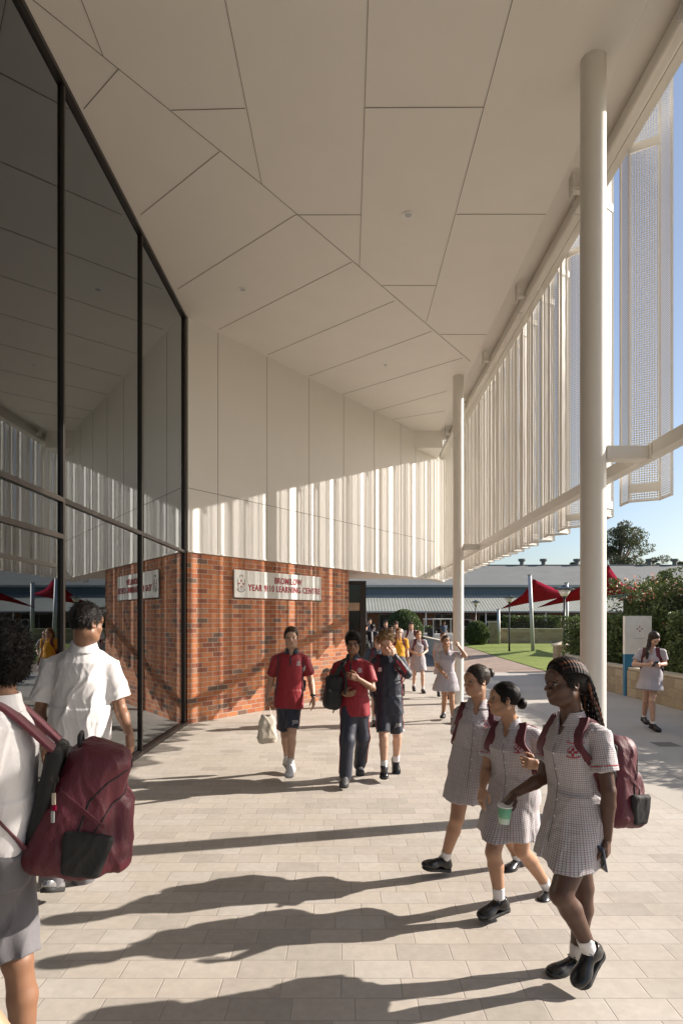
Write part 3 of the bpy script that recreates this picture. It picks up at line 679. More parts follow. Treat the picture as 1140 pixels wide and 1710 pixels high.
# ================================================================ PEOPLE
# Every body and garment is a signed distance field sampled on a grid and skinned as one continuous surface.
f32 = np.float32
def V3(*a): return np.array(a, float)
def nz(v): v = np.asarray(v, float); return v/np.linalg.norm(v)
class Grid:
    def __init__(s, lo, hi, h, fine=()):
        s.ax = []
        for a in range(3):
            x = lo[a]; out = [x]
            while x < hi[a]:
                hh = h
                for (l, u, hf) in fine:
                    if a == 2 and l <= x <= u: hh = hf
                x += hh; out.append(x)
            s.ax.append(np.array(out, f32))
        s.d = np.full([len(a) for a in s.ax], 1.0, f32)
    def region(s, lo, hi):
        sl = tuple(slice(max(0, np.searchsorted(s.ax[a], lo[a])-1), np.searchsorted(s.ax[a], hi[a])+1) for a in range(3))
        g = [s.ax[a][sl[a]] for a in range(3)]
        return sl, g[0][:, None, None], g[1][None, :, None], g[2][None, None, :]
    def add(s, prim, k=.01, op='u'):
        lo, hi, fn = prim
        if op == 'i': sl = (slice(None),)*3; X, Y, Z = s.ax[0][:, None, None], s.ax[1][None, :, None], s.ax[2][None, None, :]
        else: sl, X, Y, Z = s.region(lo-k-.02, hi+k+.02)
        cur = s.d[sl]
        if cur.size == 0: return s
        b = fn(X, Y, Z).astype(f32)
        if op == 'u':
            hh = np.maximum(k-np.abs(cur-b), 0)/max(k, 1e-6); s.d[sl] = np.minimum(cur, b)-hh*hh*k*.25
        else:
            b = -b if op == 's' else b
            hh = np.maximum(k-np.abs(cur-b), 0)/max(k, 1e-6); s.d[sl] = np.maximum(cur, b)+hh*hh*k*.25
        return s
    def warp(s, fn, lo=None, hi=None):
        if lo is None: lo = V3(*[a[0] for a in s.ax]); hi = V3(*[a[-1] for a in s.ax])
        sl, X, Y, Z = s.region(lo, hi); near = np.abs(s.d[sl]) < .06
        s.d[sl] += np.where(near, fn(X, Y, Z), 0).astype(f32); return s
    def mesh(s):
        d = s.d; ins = d < 0; nx, ny, nz_ = d.shape
        cnt = np.zeros((nx-1, ny-1, nz_-1), np.int8)
        C = [(i, j, k) for i in (0, 1) for j in (0, 1) for k in (0, 1)]
        for i, j, k in C: cnt += ins[i:nx-1+i, j:ny-1+j, k:nz_-1+k]
        act = np.argwhere((cnt > 0) & (cnt < 8))
        if len(act) == 0: return np.zeros((0, 3)), np.zeros((0, 4), int)
        idx = np.full(cnt.shape, -1, np.int64); idx[tuple(act.T)] = np.arange(len(act))
        pos = np.zeros((len(act), 3)); n = np.zeros(len(act)); ax = s.ax
        vals = {c: d[act[:, 0]+c[0], act[:, 1]+c[1], act[:, 2]+c[2]] for c in C}
        P_ = {c: np.stack([ax[a][act[:, a]+c[a]] for a in range(3)], 1) for c in C}
        for a in range(3):
            for c in C:
                if c[a]: continue
                e = list(c); e[a] = 1; e = tuple(e); va, vb = vals[c], vals[e]; m = (va < 0) != (vb < 0)
                t = np.where(m, va/np.where(m, va-vb, 1), 0)[:, None]
                pos += np.where(m[:, None], P_[c]+(P_[e]-P_[c])*t, 0); n += m
        pos /= n[:, None]; Q = []
        for a in range(3):
            b, c = (a+1) % 3, (a+2) % 3
            s0 = [slice(None)]*3; s1 = [slice(None)]*3; s0[a] = slice(0, -1); s1[a] = slice(1, None)
            A, B = ins[tuple(s0)], ins[tuple(s1)]
            e = np.argwhere(A != B); e = e[(e[:, b] > 0) & (e[:, c] > 0) & (e[:, b] < d.shape[b]-1) & (e[:, c] < d.shape[c]-1)]
            def q(db, dc): t = e.copy(); t[:, b] += db; t[:, c] += dc; return idx[tuple(t.T)]
            quad = np.stack([q(-1, -1), q(0, -1), q(0, 0), q(-1, 0)], 1)
            flip = ~A[tuple(e.T)]; quad[flip] = quad[flip][:, ::-1]; Q.append(quad)
        Q = np.concatenate(Q); Q = Q[(Q >= 0).all(1)]
        return pos, Q
def mk(name, pos, Q, mat, parent, attrs=None, smooth=True):
    me = bpy.data.meshes.new(name); me.vertices.add(len(pos)); me.vertices.foreach_set('co', np.asarray(pos, f32).ravel())
    me.loops.add(Q.size); me.loops.foreach_set('vertex_index', Q.astype(np.int32).ravel()); me.polygons.add(len(Q))
    me.polygons.foreach_set('loop_start', np.arange(0, Q.size, 4, dtype=np.int32)); me.update(calc_edges=True)
    for m_ in (mat if isinstance(mat, list) else [mat]): me.materials.append(M[m_] if isinstance(m_, str) else m_)
    if smooth: me.shade_smooth()
    if attrs:
        for k, v in attrs.items():
            a = me.attributes.new(k, 'FLOAT_VECTOR', 'POINT'); a.data.foreach_set('vector', np.asarray(v, f32).ravel())
    o = bpy.data.objects.new(name, me); link(o, parent); return o
# ---- primitives: (lo, hi, fn)
def rc(a, b, ra, rb=None):
    a, b = np.asarray(a, float), np.asarray(b, float); rb = ra if rb is None else rb; ab = b-a; L2 = max(ab@ab, 1e-9); R = max(ra, rb)
    def fn(X, Y, Z):
        x, y, z = X-a[0], Y-a[1], Z-a[2]; t = np.clip((x*ab[0]+y*ab[1]+z*ab[2])/L2, 0, 1)
        return np.sqrt((x-ab[0]*t)**2+(y-ab[1]*t)**2+(z-ab[2]*t)**2)-(ra+(rb-ra)*t)
    return np.minimum(a, b)-R, np.maximum(a, b)+R, fn
def ell(c, r, R=np.eye(3)):        # rows of R = local axes
    c = np.asarray(c, float); r = np.asarray(r, float); m = max(r)
    def fn(X, Y, Z):
        x, y, z = X-c[0], Y-c[1], Z-c[2]; q = [(R[i][0]*x+R[i][1]*y+R[i][2]*z) for i in range(3)]
        k0 = np.sqrt(sum((q[i]/r[i])**2 for i in range(3))); k1 = np.sqrt(sum((q[i]/r[i]**2)**2 for i in range(3)))+1e-6
        return k0*(k0-1)/k1
    return c-m, c+m, fn
def rbox(c, h, rad, R=np.eye(3), taper=0):
    c = np.asarray(c, float); m = float(np.linalg.norm(h))+.01
    def fn(X, Y, Z):
        x, y, z = X-c[0], Y-c[1], Z-c[2]; q = [(R[i][0]*x+R[i][1]*y+R[i][2]*z) for i in range(3)]
        k = 1+taper*q[2]/h[2]; e = [np.abs(q[0])-h[0]*k+rad, np.abs(q[1])-h[1]*k+rad, np.abs(q[2])-h[2]+rad]
        return np.sqrt(sum(np.maximum(v, 0)**2 for v in e))+np.minimum(np.maximum(np.maximum(e[0], e[1]), e[2]), 0)-rad
    return c-m, c+m, fn
def loft(A, B, side, prof, pw=2.2, cap=.01, fold=None):
    """prof rows: (t, half width along side, half depth, shift side, shift front); front = up x side"""
    A, B = np.asarray(A, float), np.asarray(B, float); L = np.linalg.norm(B-A); u = (B-A)/L; s = np.asarray(side, float); s = nz(s-u*(s@u)); f = np.cross(u, s)
    pr = np.asarray([list(p)+[0]*(5-len(p)) for p in prof], float); m = pr[:, 1:3].max()+np.abs(pr[:, 3:]).max()+.02
    def fn(X, Y, Z):
        x, y, z = X-A[0], Y-A[1], Z-A[2]; h = x*u[0]+y*u[1]+z*u[2]; t = h/L
        a = np.interp(t, pr[:, 0], pr[:, 1]); b = np.interp(t, pr[:, 0], pr[:, 2]); sa = np.interp(t, pr[:, 0], pr[:, 3]); sb = np.interp(t, pr[:, 0], pr[:, 4])
        p = x*s[0]+y*s[1]+z*s[2]-sa; q = x*f[0]+y*f[1]+z*f[2]-sb
        r = (np.abs(p/a)**pw+np.abs(q/b)**pw)**(1/pw); d = (r-1)*np.minimum(a, b)
        if fold is not None: d = d-fold(np.arctan2(q, p), t)
        e = np.maximum((pr[0, 0]*L-h), (h-pr[-1, 0]*L)); w = cap
        hh = np.maximum(w-np.abs(d-e), 0)/w; return np.maximum(d, e)+hh*hh*w*.25
    a0, b0 = A+u*L*pr[0, 0], A+u*L*pr[-1, 0]
    return np.minimum(a0, b0)-m, np.maximum(a0, b0)+m, fn
def half(n, c):                    # half space, inside where n.(p-c) < 0
    n = nz(n); c = np.asarray(c, float)
    return V3(-9, -9, -9), V3(9, 9, 9), lambda X, Y, Z: (X-c[0])*n[0]+(Y-c[1])*n[1]+(Z-c[2])*n[2]
def wrinkle(seed, amp, fr=18., dirn=(0, 0, 1), st=2.0):    # long soft folds, sharper at the ridge, in patches
    r = np.random.default_rng(seed); W = []
    for i in range(6):
        a = r.uniform(0, PI); v = V3(math.cos(a), math.sin(a), r.normal()*.42); v = v/np.linalg.norm(v)*fr*r.uniform(.7, 2.1)
        m_ = r.normal(size=3)*6; W.append((v, r.uniform(0, 6.28), r.uniform(.5, 1), m_, r.uniform(0, 6.28)))
    def fn(X, Y, Z):
        o = 0; wx = X+.018*np.sin(Z*14+seed)+.008*np.sin(Z*37+Y*20); wy = Y+.018*np.sin(X*13+Z*9); wz = Z+.03*np.sin(Y*11+X*9+seed)
        for v, p, a, m_, q in W:
            s_ = np.sin(v[0]*wx+v[1]*wy+v[2]*wz+p); mk_ = np.clip(.5+.9*np.sin(m_[0]*X+m_[1]*Y+m_[2]*Z+q), 0, 1); o = o+a*mk_*(1-np.abs(s_))**3
        return -(o*.62-.35)*amp
    return fn
# ---- materials for people
def skin(name, c, lip=None):
    k = NB(name); v = k.coord(); n = k.noise(v, 9, 4); n2 = k.noise(v, 120, 2)
    at = k.node('ShaderNodeAttribute', attribute_name='tint').outputs['Vector']; X, Y, Z = sepxyz(k, at)
    f = k.ramp(n, [(.3, c4(*[x*.9 for x in c])), (.7, c4(*[min(1, x*1.08) for x in c]))])
    lipc = lip or (c[0]*.85, c[1]*.5, c[2]*.48); f = k.mix(k.math('MULTIPLY', X, .75), f, c4(*lipc))
    f = k.mix(k.math('MULTIPLY', Y, .25), f, c4(c[0]*1.0, c[1]*.62, c[2]*.55))
    k.set(Base_Color=f, Roughness=.48); k.b.inputs['Subsurface Weight'].default_value = .12; k.b.inputs['Subsurface Radius'].default_value = (.012, .005, .003); k.b.inputs['Subsurface Scale'].default_value = 1
    k.bump(n2, .12, .002); return k.m
M['skin_dark'] = skin('deep_brown_skin', (.085, .038, .022))
M['skin_brown'] = skin('brown_skin', (.23, .115, .065))
M['skin_tan'] = skin('tan_skin', (.42, .235, .145))
M['skin_fair'] = skin('fair_skin', (.54, .33, .235))
M['skin_pale'] = skin('light_skin', (.60, .39, .29))
def cloth(name, c, bumpv=.25, rough=.85, sheen=.2):
    k = NB(name); v = k.coord(); n = k.noise(v, 5, 4); n2 = k.noise(v, 260, 2); n3 = k.noise(k.map(v, (1, 1, .45)), 22, 4, .6)
    f = k.ramp(n, [(.3, c4(*[x*.92 for x in c])), (.7, c4(*[min(1, x*1.06) for x in c]))])
    k.set(Base_Color=f, Roughness=rough); k.b.inputs['Sheen Weight'].default_value = sheen
    k.bump(k.math('ADD', k.math('MULTIPLY', n2, .12), n3), bumpv, .012); return k.m
M['shirt_white'] = cloth('white_cotton', (.74, .72, .72)); M['polo_red'] = cloth('red_polyester', (.27, .008, .018), .25, .6, .1)
M['navy'] = cloth('navy_polyester', (.012, .016, .032), .3, .55, .1); M['grey_short'] = cloth('grey_twill', (.135, .13, .14))
M['maroon_bag'] = cloth('maroon_nylon', (.082, .0055, .014), .6, .55, .02); M['maroon_strap'] = cloth('maroon_webbing', (.095, .009, .020), .3, .7)
M['blackcloth'] = cloth('black_nylon', (.0065, .0065, .007), .4, .75, 0); M['yellow'] = cloth('yellow_polo', (.75, .36, .02)); M['sock'] = cloth('white_sock', (.78, .76, .76), .5)
M['canvas'] = cloth('cream_canvas', (.76, .70, .58)); M['stripe'] = cloth('red_piping', (.42, .015, .03)); M['bluecloth'] = cloth('blue_grey_cloth', (.05, .07, .11))
M['farcheck'] = cloth('grey_gingham_far', (.42, .39, .42)); M['whitepanel'] = cloth('white_print', (.70, .70, .72))
def checkm(name, pitch=.0098):
    k = NB(name); at = k.node('ShaderNodeAttribute', attribute_name='fab').outputs['Vector']; U, V, _ = sepxyz(k, at); v = k.coord()
    def ln(a, p, wd, ph=0): q = k.math('FRACT', k.math('ADD', k.math('DIVIDE', a, p), ph)); return k.math('LESS_THAN', q, wd)
    base = c4(.56, .54, .545)
    f = k.mix(k.math('MULTIPLY', ln(U, pitch, .30), .58), base, c4(.15, .115, .16)); f = k.mix(k.math('MULTIPLY', ln(V, pitch, .30), .58), f, c4(.15, .115, .16))
    f = k.mix(k.math('MULTIPLY', ln(U, pitch*4, .07, .3), .22), f, c4(.32, .03, .06)); f = k.mix(k.math('MULTIPLY', ln(V, pitch*4, .07, .3), .22), f, c4(.32, .03, .06))
    k.set(Base_Color=f, Roughness=.85); k.b.inputs['Sheen Weight'].default_value = .2
    n3 = k.noise(k.map(v, (1, 1, .45)), 20, 4, .6); k.bump(n3, .3, .014); return k.m
M['check'] = checkm('grey_checked_cotton')
def hairm(name, c, c2, rough=.5):
    k = NB(name); v = k.coord(); n = k.noise(k.map(v, (1, 1, .18)), 90, 3, .7); n2 = k.noise(v, 8, 3)
    f = k.ramp(n, [(.35, c4(*c)), (.75, c4(*c2))]); k.set(Base_Color=f, Roughness=rough); k.b.inputs['Specular IOR Level'].default_value = .28; k.bump(n, .5, .003); return k.m
M['hair_black'] = hairm('black_hair', (.006, .005, .005), (.022, .018, .016)); M['hair_black'].node_tree.nodes['Principled BSDF'].inputs['Specular IOR Level'].default_value = .14; M['hair_brown'] = hairm('brown_hair', (.03, .016, .009), (.09, .05, .028), .5)
M['hair_afro'] = hairm('black_afro_hair', (.006, .005, .005), (.016, .013, .012), .9); M['hair_dkbrown'] = hairm('dark_brown_hair', (.014, .009, .007), (.05, .03, .02)); M['hair_sand'] = hairm('sandy_curls', (.16, .092, .045), (.38, .24, .12), .7)
M['hair_ginger'] = hairm('auburn_hair', (.12, .05, .02), (.26, .13, .06), .5); M['hair_rust'] = hairm('rust_highlight_braid', (.08, .022, .010), (.17, .055, .022), .6)
M['shoe'] = simple('black_leather', (.012, .012, .013), .22, var=.1, bump=.15, bscale=40); M['sole'] = simple('black_rubber', (.02, .02, .02), .7)
M['sneaker'] = simple('white_sneaker', (.74, .73, .73), .5, var=.04, bump=.2); M['sneaker_dark'] = simple('dark_grey_sneaker', (.05, .05, .055), .6, var=.2, bump=.3); M['solewhite'] = simple('pale_rubber', (.60, .60, .58), .6)
M['eyewhite'] = simple('eye_white', (.22, .20, .19), .4); M['iris'] = simple('dark_iris', (.02, .012, .008), .15); M['phone'] = simple('phone_glass', (.03, .05, .09), .08); M['cup'] = simple('green_paper_cup', (.20, .50, .30), .45); M['cupwhite'] = simple('cup_pale_band', (.55, .66, .56), .45)
M['silver'] = simple('silver_shoe', (.40, .40, .41), .25, .7, bump=.3)

def frame(fwd, up=(0, 0, 1), roll=0):       # rows: right, forward, up
    f = nz(fwd); r = nz(np.cross(f, up)); u = np.cross(r, f)
    if roll: c, s_ = math.cos(roll), math.sin(roll); r, u = r*c+u*s_, u*c-r*s_
    return np.stack([r, f, u])
def person(label, joints, look, anchor, S=1.0, h=.006, seed=1, group=None):
    """joints: world points. look: dict of clothing and hair. S: body scale, 1 = 1.70 m."""
    A = V3(*anchor); J = {k: np.asarray(v, float)-A for k, v in joints.items()}
    root = thing('person', label, 'person', anchor, 0, group); g = look.get
    rg = random.Random(seed); det = h < .0075
    skinm = look['skin']
    HF = frame(look['hdir'], roll=look.get('hroll', 0)); HC = J['head']; hs = S*look.get('hscale', 1.0)
    def H(x, y, z): return HC+(HF[0]*x+HF[1]*y+HF[2]*z)*hs
    up = nz(J['neck']-(J['hipL']+J['hipR'])/2); right = nz(J['shR']-J['shL']); fwd = nz(np.cross(up, right)); right = np.cross(fwd, up)
    pel = (J['hipL']+J['hipR'])/2; hr = nz(J['hipR']-J['hipL']); hr = nz(hr*np.array([1, 1, .3]))
    allp = np.array(list(J.values())); lo, hi = allp.min(0)-.17, allp.max(0)+.17; hi[2] = max(hi[2], HC[2]+.2)
    lo[2] = min(J['anL'][2], J['anR'][2], J.get('toeL', J['anL'])[2], J.get('toeR', J['anR'])[2])-.12
    zf = [(HC[2]-.14*S, HC[2]+.13*S, h*.6)] if det else []
    if det:
        for s_ in 'LR':
            if g('hand'+s_, True) is not None: z = J['wr'+s_][2]; zf.append((z-.13*S, z+.13*S, h*.7))
    b = Grid(lo, hi, h, zf); sm = .012*S
    # --- head
    def E(c, r, k=.012, op='u'): b.add(ell(H(*c), np.array(r)*hs, HF), k*hs, op)
    def Cc(a, c, ra, rb=None, k=.01, op='u'): b.add(rc(H(*a), H(*c), ra*hs, (ra if rb is None else rb)*hs), k*hs, op)
    E((0, -.012, .030), (.073, .092, .083)); E((0, .022, -.04), (.056, .066, .072), .03); E((0, .045, -.078), (.034, .038, .028), .03)
    Cc((-.03, .03, -.085), (.03, .03, -.085), .022, k=.02); Cc((-.05, .0, -.06), (-.028, .05, -.088), .015, k=.03); Cc((.05, .0, -.06), (.028, .05, -.088), .015, k=.03)
    for s_ in (-1, 1): E((s_*.037, .052, -.028), (.026, .026, .026), .02)
    E((0, .072, .035), (.050, .022, .032), .02); Cc((-.032, .080, .017), (.032, .080, .017), .009, k=.014)
    for s_ in (-1, 1): E((s_*.030, .098, .000), (.017, .017, .011), .010, 's')
    Cc((0, .088, .006), (0, .107, -.026), .0065, .0105, .012); 
    for s_ in (-1, 1): E((s_*.011, .097, -.030), (.009, .010, .0075), .006)
    E((0, .082, -.052), (.026, .016, .022), .012); Cc((-.017, .087, -.0515), (.017, .087, -.0515), .0058, k=.006); Cc((-.014, .087, -.0635), (.014, .087, -.0635), .0068, k=.006)
    if g('mouth_open'): E((0, .095, -.060), (.013, .016, .009), .003, 's')
    else: Cc((-.020, .0945, -.0575), (.020, .0945, -.0575), .0022, k=.004, op='s')
    E((0, .072, -.092), (.017, .014, .013), .012)
    for s_ in (-1, 1):
        for_e = np.stack([HF[0]*.94+HF[1]*.34*-s_, HF[1]*.94+HF[0]*.34*s_, HF[2]])
        b.add(ell(H(s_*.075, -.012, -.006), np.array((.007, .018, .030))*hs, for_e), .006*hs); b.add(ell(H(s_*.081, -.008, -.002), np.array((.006, .010, .016))*hs, for_e), .003*hs, 's')
    # --- neck, torso
    b.add(rc(H(0, -.022, -.06), J['neck']+up*-.005, .050*S, .056*S), .03*S)
    wS = np.linalg.norm(J['shR']-J['shL'])/2; chest = J['neck']-up*.14*S
    fat = g('fat', 1.0)
    b.add(loft(pel-up*.06*S, J['neck'], right, [(0, .150*S*fat, .105*S), (.3, .135*S*fat, .095*S), (.7, wS*.86, .108*S), (.88, wS*.74, .080*S), (.95, .06*S, .055*S), (1.0, .050*S, .050*S)]), .02*S)
    for s_ in 'LR':
        sh, el, wr = J['sh'+s_], J['el'+s_], J['wr'+s_]
        b.add(rc(J['neck']-up*.045*S, sh-up*.008*S, .028*S, .034*S), .03*S); af = g('arm', 1.0)
        b.add(rc(sh, el, .046*S*af, .034*S*af), .015*S); m_ = el+(wr-el)*.28; b.add(rc(el, m_, .035*S*af, .036*S*af), .01*S); b.add(rc(m_, wr, .036*S*af, .0225*S), .01*S)
        # hand
        hd = g('hand'+s_, True)
        if hd is None: continue
        hd = hd if isinstance(hd, dict) else {}
        d = nz(hd.get('dir', nz(wr-el)+V3(0, 0, -.15))); n_ = nz(np.asarray(hd.get('palm', -right if s_ == 'R' else right), float)); n_ = nz(n_-d*(n_@d))   # palm normal: faces inward
        w_ = np.cross(d, n_); thumb = np.asarray(hd.get('thumb', fwd), float)
        if w_@thumb < 0: w_ = -w_
        cu = hd.get('curl', .45); q = S*.97
        b.add(rbox(wr+d*.045*q, (.038*q, .014*q, .047*q), .013*q, np.stack([w_, n_, d])), .012*S)
        for i, (o_, L_, rr) in enumerate(((.030, .068, .0082), (.011, .077, .0086), (-.009, .071, .0082), (-.028, .055, .0072))):
            p0 = wr+d*.083*q+w_*o_*q; a_ = cu*(.7+.15*i+rg.uniform(-.08, .08)); spread = w_*(o_*.9)
            e1 = nz(d*math.cos(a_)+n_*math.sin(a_)+spread); e2 = nz(d*math.cos(a_*2.1)+n_*math.sin(a_*2.1)+spread); e3 = nz(d*math.cos(a_*2.9)+n_*math.sin(a_*2.9)+spread)
            p1 = p0+e1*L_*.45*q; p2 = p1+e2*L_*.32*q; p3 = p2+e3*L_*.22*q
            for pa, pb, r1, r2 in ((p0, p1, rr, rr*.95), (p1, p2, rr*.95, rr*.88), (p2, p3, rr*.88, rr*.75)): b.add(rc(pa, pb, r1*q, r2*q), .0035*S)
        t0 = wr+d*.022*q+w_*.026*q; tt = hd.get('thumbdir'); t1 = t0+nz(d*.6+w_*.75+n_*.35)*.038*q; t2 = t1+nz(d*.9+w_*.25+n_*.3)*.030*q; t3 = t2+nz(d*.95+n_*.3)*.022*q
        for pa, pb, r1, r2 in ((t0, t1, .0135, .0105), (t1, t2, .0102, .009), (t2, t3, .009, .0075)): b.add(rc(pa, pb, r1*q, r2*q), .006*S)
    # --- legs
    for s_ in 'LR':
        hp, kn, an = J['hip'+s_], J['kn'+s_], J['an'+s_]; lf = g('leg', 1.0)
        back = nz(np.cross(nz(kn-an), nz(np.cross(nz(kn-an), -fwd)))*1.0); back = nz(-fwd-nz(an-kn)*((-fwd)@nz(an-kn)))
        b.add(rc(hp, kn, .080*S*lf, .050*S*lf), .03*S); m_ = kn+(an-kn)*.30+back*.010*S; b.add(rc(kn, m_, .047*S*lf, .049*S*lf), .015*S); b.add(rc(m_, an, .050*S*lf, .032*S), .015*S)
        b.add(ell(kn-back*.018*S, (.034*S, .034*S, .040*S)), .015*S)
        b.add(rc(an, an-V3(0, 0, .03*S), .032*S, .03*S), .01*S)
    pos, Q = b.mesh()
    rel_ = (pos-HC)@HF.T/hs
    lipm = np.exp(-((rel_[:, 0]/.020)**4+((rel_[:, 2]+.058)/.0105)**4))*(rel_[:, 1] > .07)
    chk = np.exp(-(((np.abs(rel_[:, 0])-.038)/.02)**2+((rel_[:, 2]+.03)/.02)**2))*(rel_[:, 1] > .03); chk = np.maximum(chk, (np.abs(rel_[:, 0]) > .077)*(np.abs(rel_[:, 1]+.01) < .03)*(np.abs(rel_[:, 2]) < .04)*.8)
    body = mk('body', pos, Q, skinm, root, {'tint': np.stack([lipm, chk, lipm*0], 1)})
    # --- eyes and brows
    if g('eyes', det or h < .011):
        for s_ in (-1, 1):
            m = MB(); m2 = MB(); n = 10
            def ball(mb, c, r, sq=1):
                vs = [H(c[0]+r*math.sin(PI*i/8)*math.cos(2*PI*j/n), c[1]+r*math.sin(PI*i/8)*math.sin(2*PI*j/n), c[2]+sq*r*math.cos(PI*i/8)) for i in range(9) for j in range(n)]
                mb.add(vs, [(i*n+j, i*n+(j+1) % n, (i+1)*n+(j+1) % n, (i+1)*n+j) for i in range(8) for j in range(n)])
            ball(m, (s_*.030, .0745, .000), .0125, .62); e = m.build('eye', 'eyewhite', root, smooth=True); ball(m2, (s_*.030, .0825, -.001), .0062, .85); m2.build('iris', 'iris', e, smooth=True)
            m = MB(); m.tube([H(s_*.046, .074, .0055), H(s_*.036, .0865, .0085), H(s_*.022, .087, .0075)], [.0015*hs, .0026*hs, .0015*hs], 6); m.build('eyelash', look['hair'][1] if look.get('hair') else 'hair_black', e)
            m = MB(); m.tube([H(s_*.052, .072, .017), H(s_*.036, .086, .0235), H(s_*.017, .090, .0195)], [.0018*hs, .0042*hs, .0035*hs], 6); m.build('eyebrow', look['hair'][1], root)
    # --- hair
    kind, hm = look['hair']
    gl = Grid(HC-.24*S, HC+.24*S, h*.75 if det else h*.9)
    gl = Grid(HC-V3(.26, .26, .34)*S, HC+V3(.26, .26, .24)*S, h*.75 if det else h*.9)
    def HE(c, r, k=.012, op='u'): gl.add(ell(H(*c), np.array(r)*hs, HF), k*hs, op)
    def Hhalf(n, c, k=.01): gl.add(half(HF[0]*n[0]+HF[1]*n[1]+HF[2]*n[2], H(*c)), k*hs, 'i')
    if kind in ('short', 'crop', 'curly', 'afro', 'mop'):
        th = {'short': .012, 'crop': .010, 'curly': .024, 'afro': .045, 'mop': .020}[kind]
        HE((0, -.014, .036), (.073+th*.6, .092+th*.8, .083+th))
        Hhalf((0, .70, -.714), (0, .082, .066) if kind != 'mop' else (0, .10, .045), .015)
        if kind != 'afro': gl.add(ell(H(0, .10, -.01), np.array((.058, .05, .048))*hs, HF), .01*hs, 's')
        if kind in ('short', 'mop'):
            for i in range(11 if det else 5):
                x = -.055+.11*i/(10 if det else 4); HE((x, .078-abs(x)*.35, .080 if kind == 'short' else .062), (.014, .026, .022), .012)
        if kind in ('short', 'crop'):
            for s_ in (-1, 1): HE((s_*.070, .012, .016), (.008, .014, .028), .01)
        if kind in ('curly', 'afro'):
            r_ = np.random.default_rng(seed); nn = 90 if kind == 'curly' else 160
            for i in range(nn):
                a = r_.normal(size=3); a /= np.linalg.norm(a); 
                if a[1]*.7-a[2]*.714 > .25: continue
                c = a*np.array((.073+th*.6, .092+th*.8, .083+th))+np.array((0, -.014, .036)); 
                if kind == 'curly' and c[2] < -.01: continue
                HE(tuple(c), (.016, .016, .014) if kind == 'curly' else (.012,)*3, .006)
    else:
        HE((0, -.016, .034), (.081, .100, .092)); Hhalf((0, .74, -.67), (0, .082, .066), .012)
        gl.add(ell(H(0, .105, -.005), np.array((.062, .062, .062))*hs, HF), .012*hs, 's')
        for s_ in (-1, 1): HE((s_*.070, .015, .012), (.010, .022, .034), .012)
        if kind == 'bun': HE((0, -.132, .048), (.037, .033, .037), .006)
        if kind == 'lowbun': HE((0, -.124, -.026), (.043, .034, .040), .006)
        if kind == 'pony' or kind == 'ponyside':
            e = H(0, -.10, .02); sd = look.get('ponyend'); ends = [e, H(.01, -.145, -.01), H(.015, -.15, -.09), H(.02, -.13, -.19)] if sd is None else [e, e*.6+(J['neck']+sd)*.4+HF[2]*.02, J['neck']+sd, J['neck']+sd-V3(0, 0, .13*S)]
            rr = [.026, .034, .034, .016]
            for a_, b_, r1, r2 in zip(ends, ends[1:], rr, rr[1:]): gl.add(rc(a_, b_, r1*hs, r2*hs), .02*hs)
        if kind == 'braids': HE((0, -.105, -.01), (.045, .045, .06), .03)
    fine = 260 if det else 120
    gl.warp(lambda X, Y, Z: .0009*S*np.sin(((X*HF[0][0]+Y*HF[0][1]+Z*HF[0][2]))*fine*1.1+2.5*np.sin(Z*22+Y*15))+(.0007*S*np.sin(X*130+2*np.sin(Z*40))))
    hp_, hQ = gl.mesh(); hair = mk('hair', hp_, hQ, hm, root)
    if (det or h < .0095) and len(hp_):
        nv = len(hp_); nrm_ = np.empty(nv*3, f32); hair.data.vertices.foreach_get('normal', nrm_); nrm_ = nrm_.reshape(-1, 3).astype(float)
        r_ = np.random.default_rng(seed+77); N_ = {'afro': 9000, 'curly': 2600, 'short': 5200, 'mop': 4200, 'crop': 3600}.get(kind, 3000); ii = r_.integers(0, nv, N_); p0 = hp_[ii]; n0 = nrm_[ii]
        loc = (p0-HC)@HF.T/hs; dn = -HF[2]; bk = -HF[1]
        if kind in ('bun', 'lowbun', 'pony', 'ponyside', 'braids'):
            tgt = H(0, -.118, .040) if kind == 'bun' else H(0, -.105, -.015); fl = tgt-p0; fl /= np.linalg.norm(fl, axis=1)[:, None]+1e-6; LN, tilt, jit, wd_ = .030, .0, .07, .0010
        elif kind in ('afro', 'curly'):
            fl = r_.normal(size=p0.shape); LN, tilt, jit, wd_ = (.020, .9, .6, .0011) if kind == 'afro' else (.022, .45, .6, .0016)
        else:
            fl = np.where(loc[:, 1:2] > .02, HF[1]*.8+HF[0]*np.sign(loc[:, :1])*.25, dn*.85+bk*.35); LN, tilt, jit, wd_ = (.024 if kind != 'crop' else .016), .28, .30, .0012
        fl = fl-n0*(fl*n0).sum(1)[:, None]; fl /= np.linalg.norm(fl, axis=1)[:, None]+1e-6; fl = fl+r_.normal(size=fl.shape)*jit; sd_ = np.cross(fl, n0); sd_ /= np.linalg.norm(sd_, axis=1)[:, None]+1e-6
        LL_ = LN*r_.uniform(.5, 1.25, (N_, 1))*hs; w0 = wd_*hs*r_.uniform(.6, 1.2, (N_, 1)); b0 = p0-n0*.002; m0 = b0+fl*LL_*.5+n0*(tilt*LL_*.5+.0015); e0 = b0+fl*LL_+n0*(tilt*LL_*(1.0 if kind == 'afro' else .55)+.001)
        if kind in ('bun', 'lowbun'): ok_ = loc[:, 1] > -.075; b0, m0, e0, sd_, w0 = b0[ok_], m0[ok_], e0[ok_], sd_[ok_], w0[ok_]; N_ = len(b0)
        if kind in ('afro', 'curly'): e0 = m0+(np.cross(fl, sd_)*.5-fl*.15)*LL_*.8+n0*.3*LL_
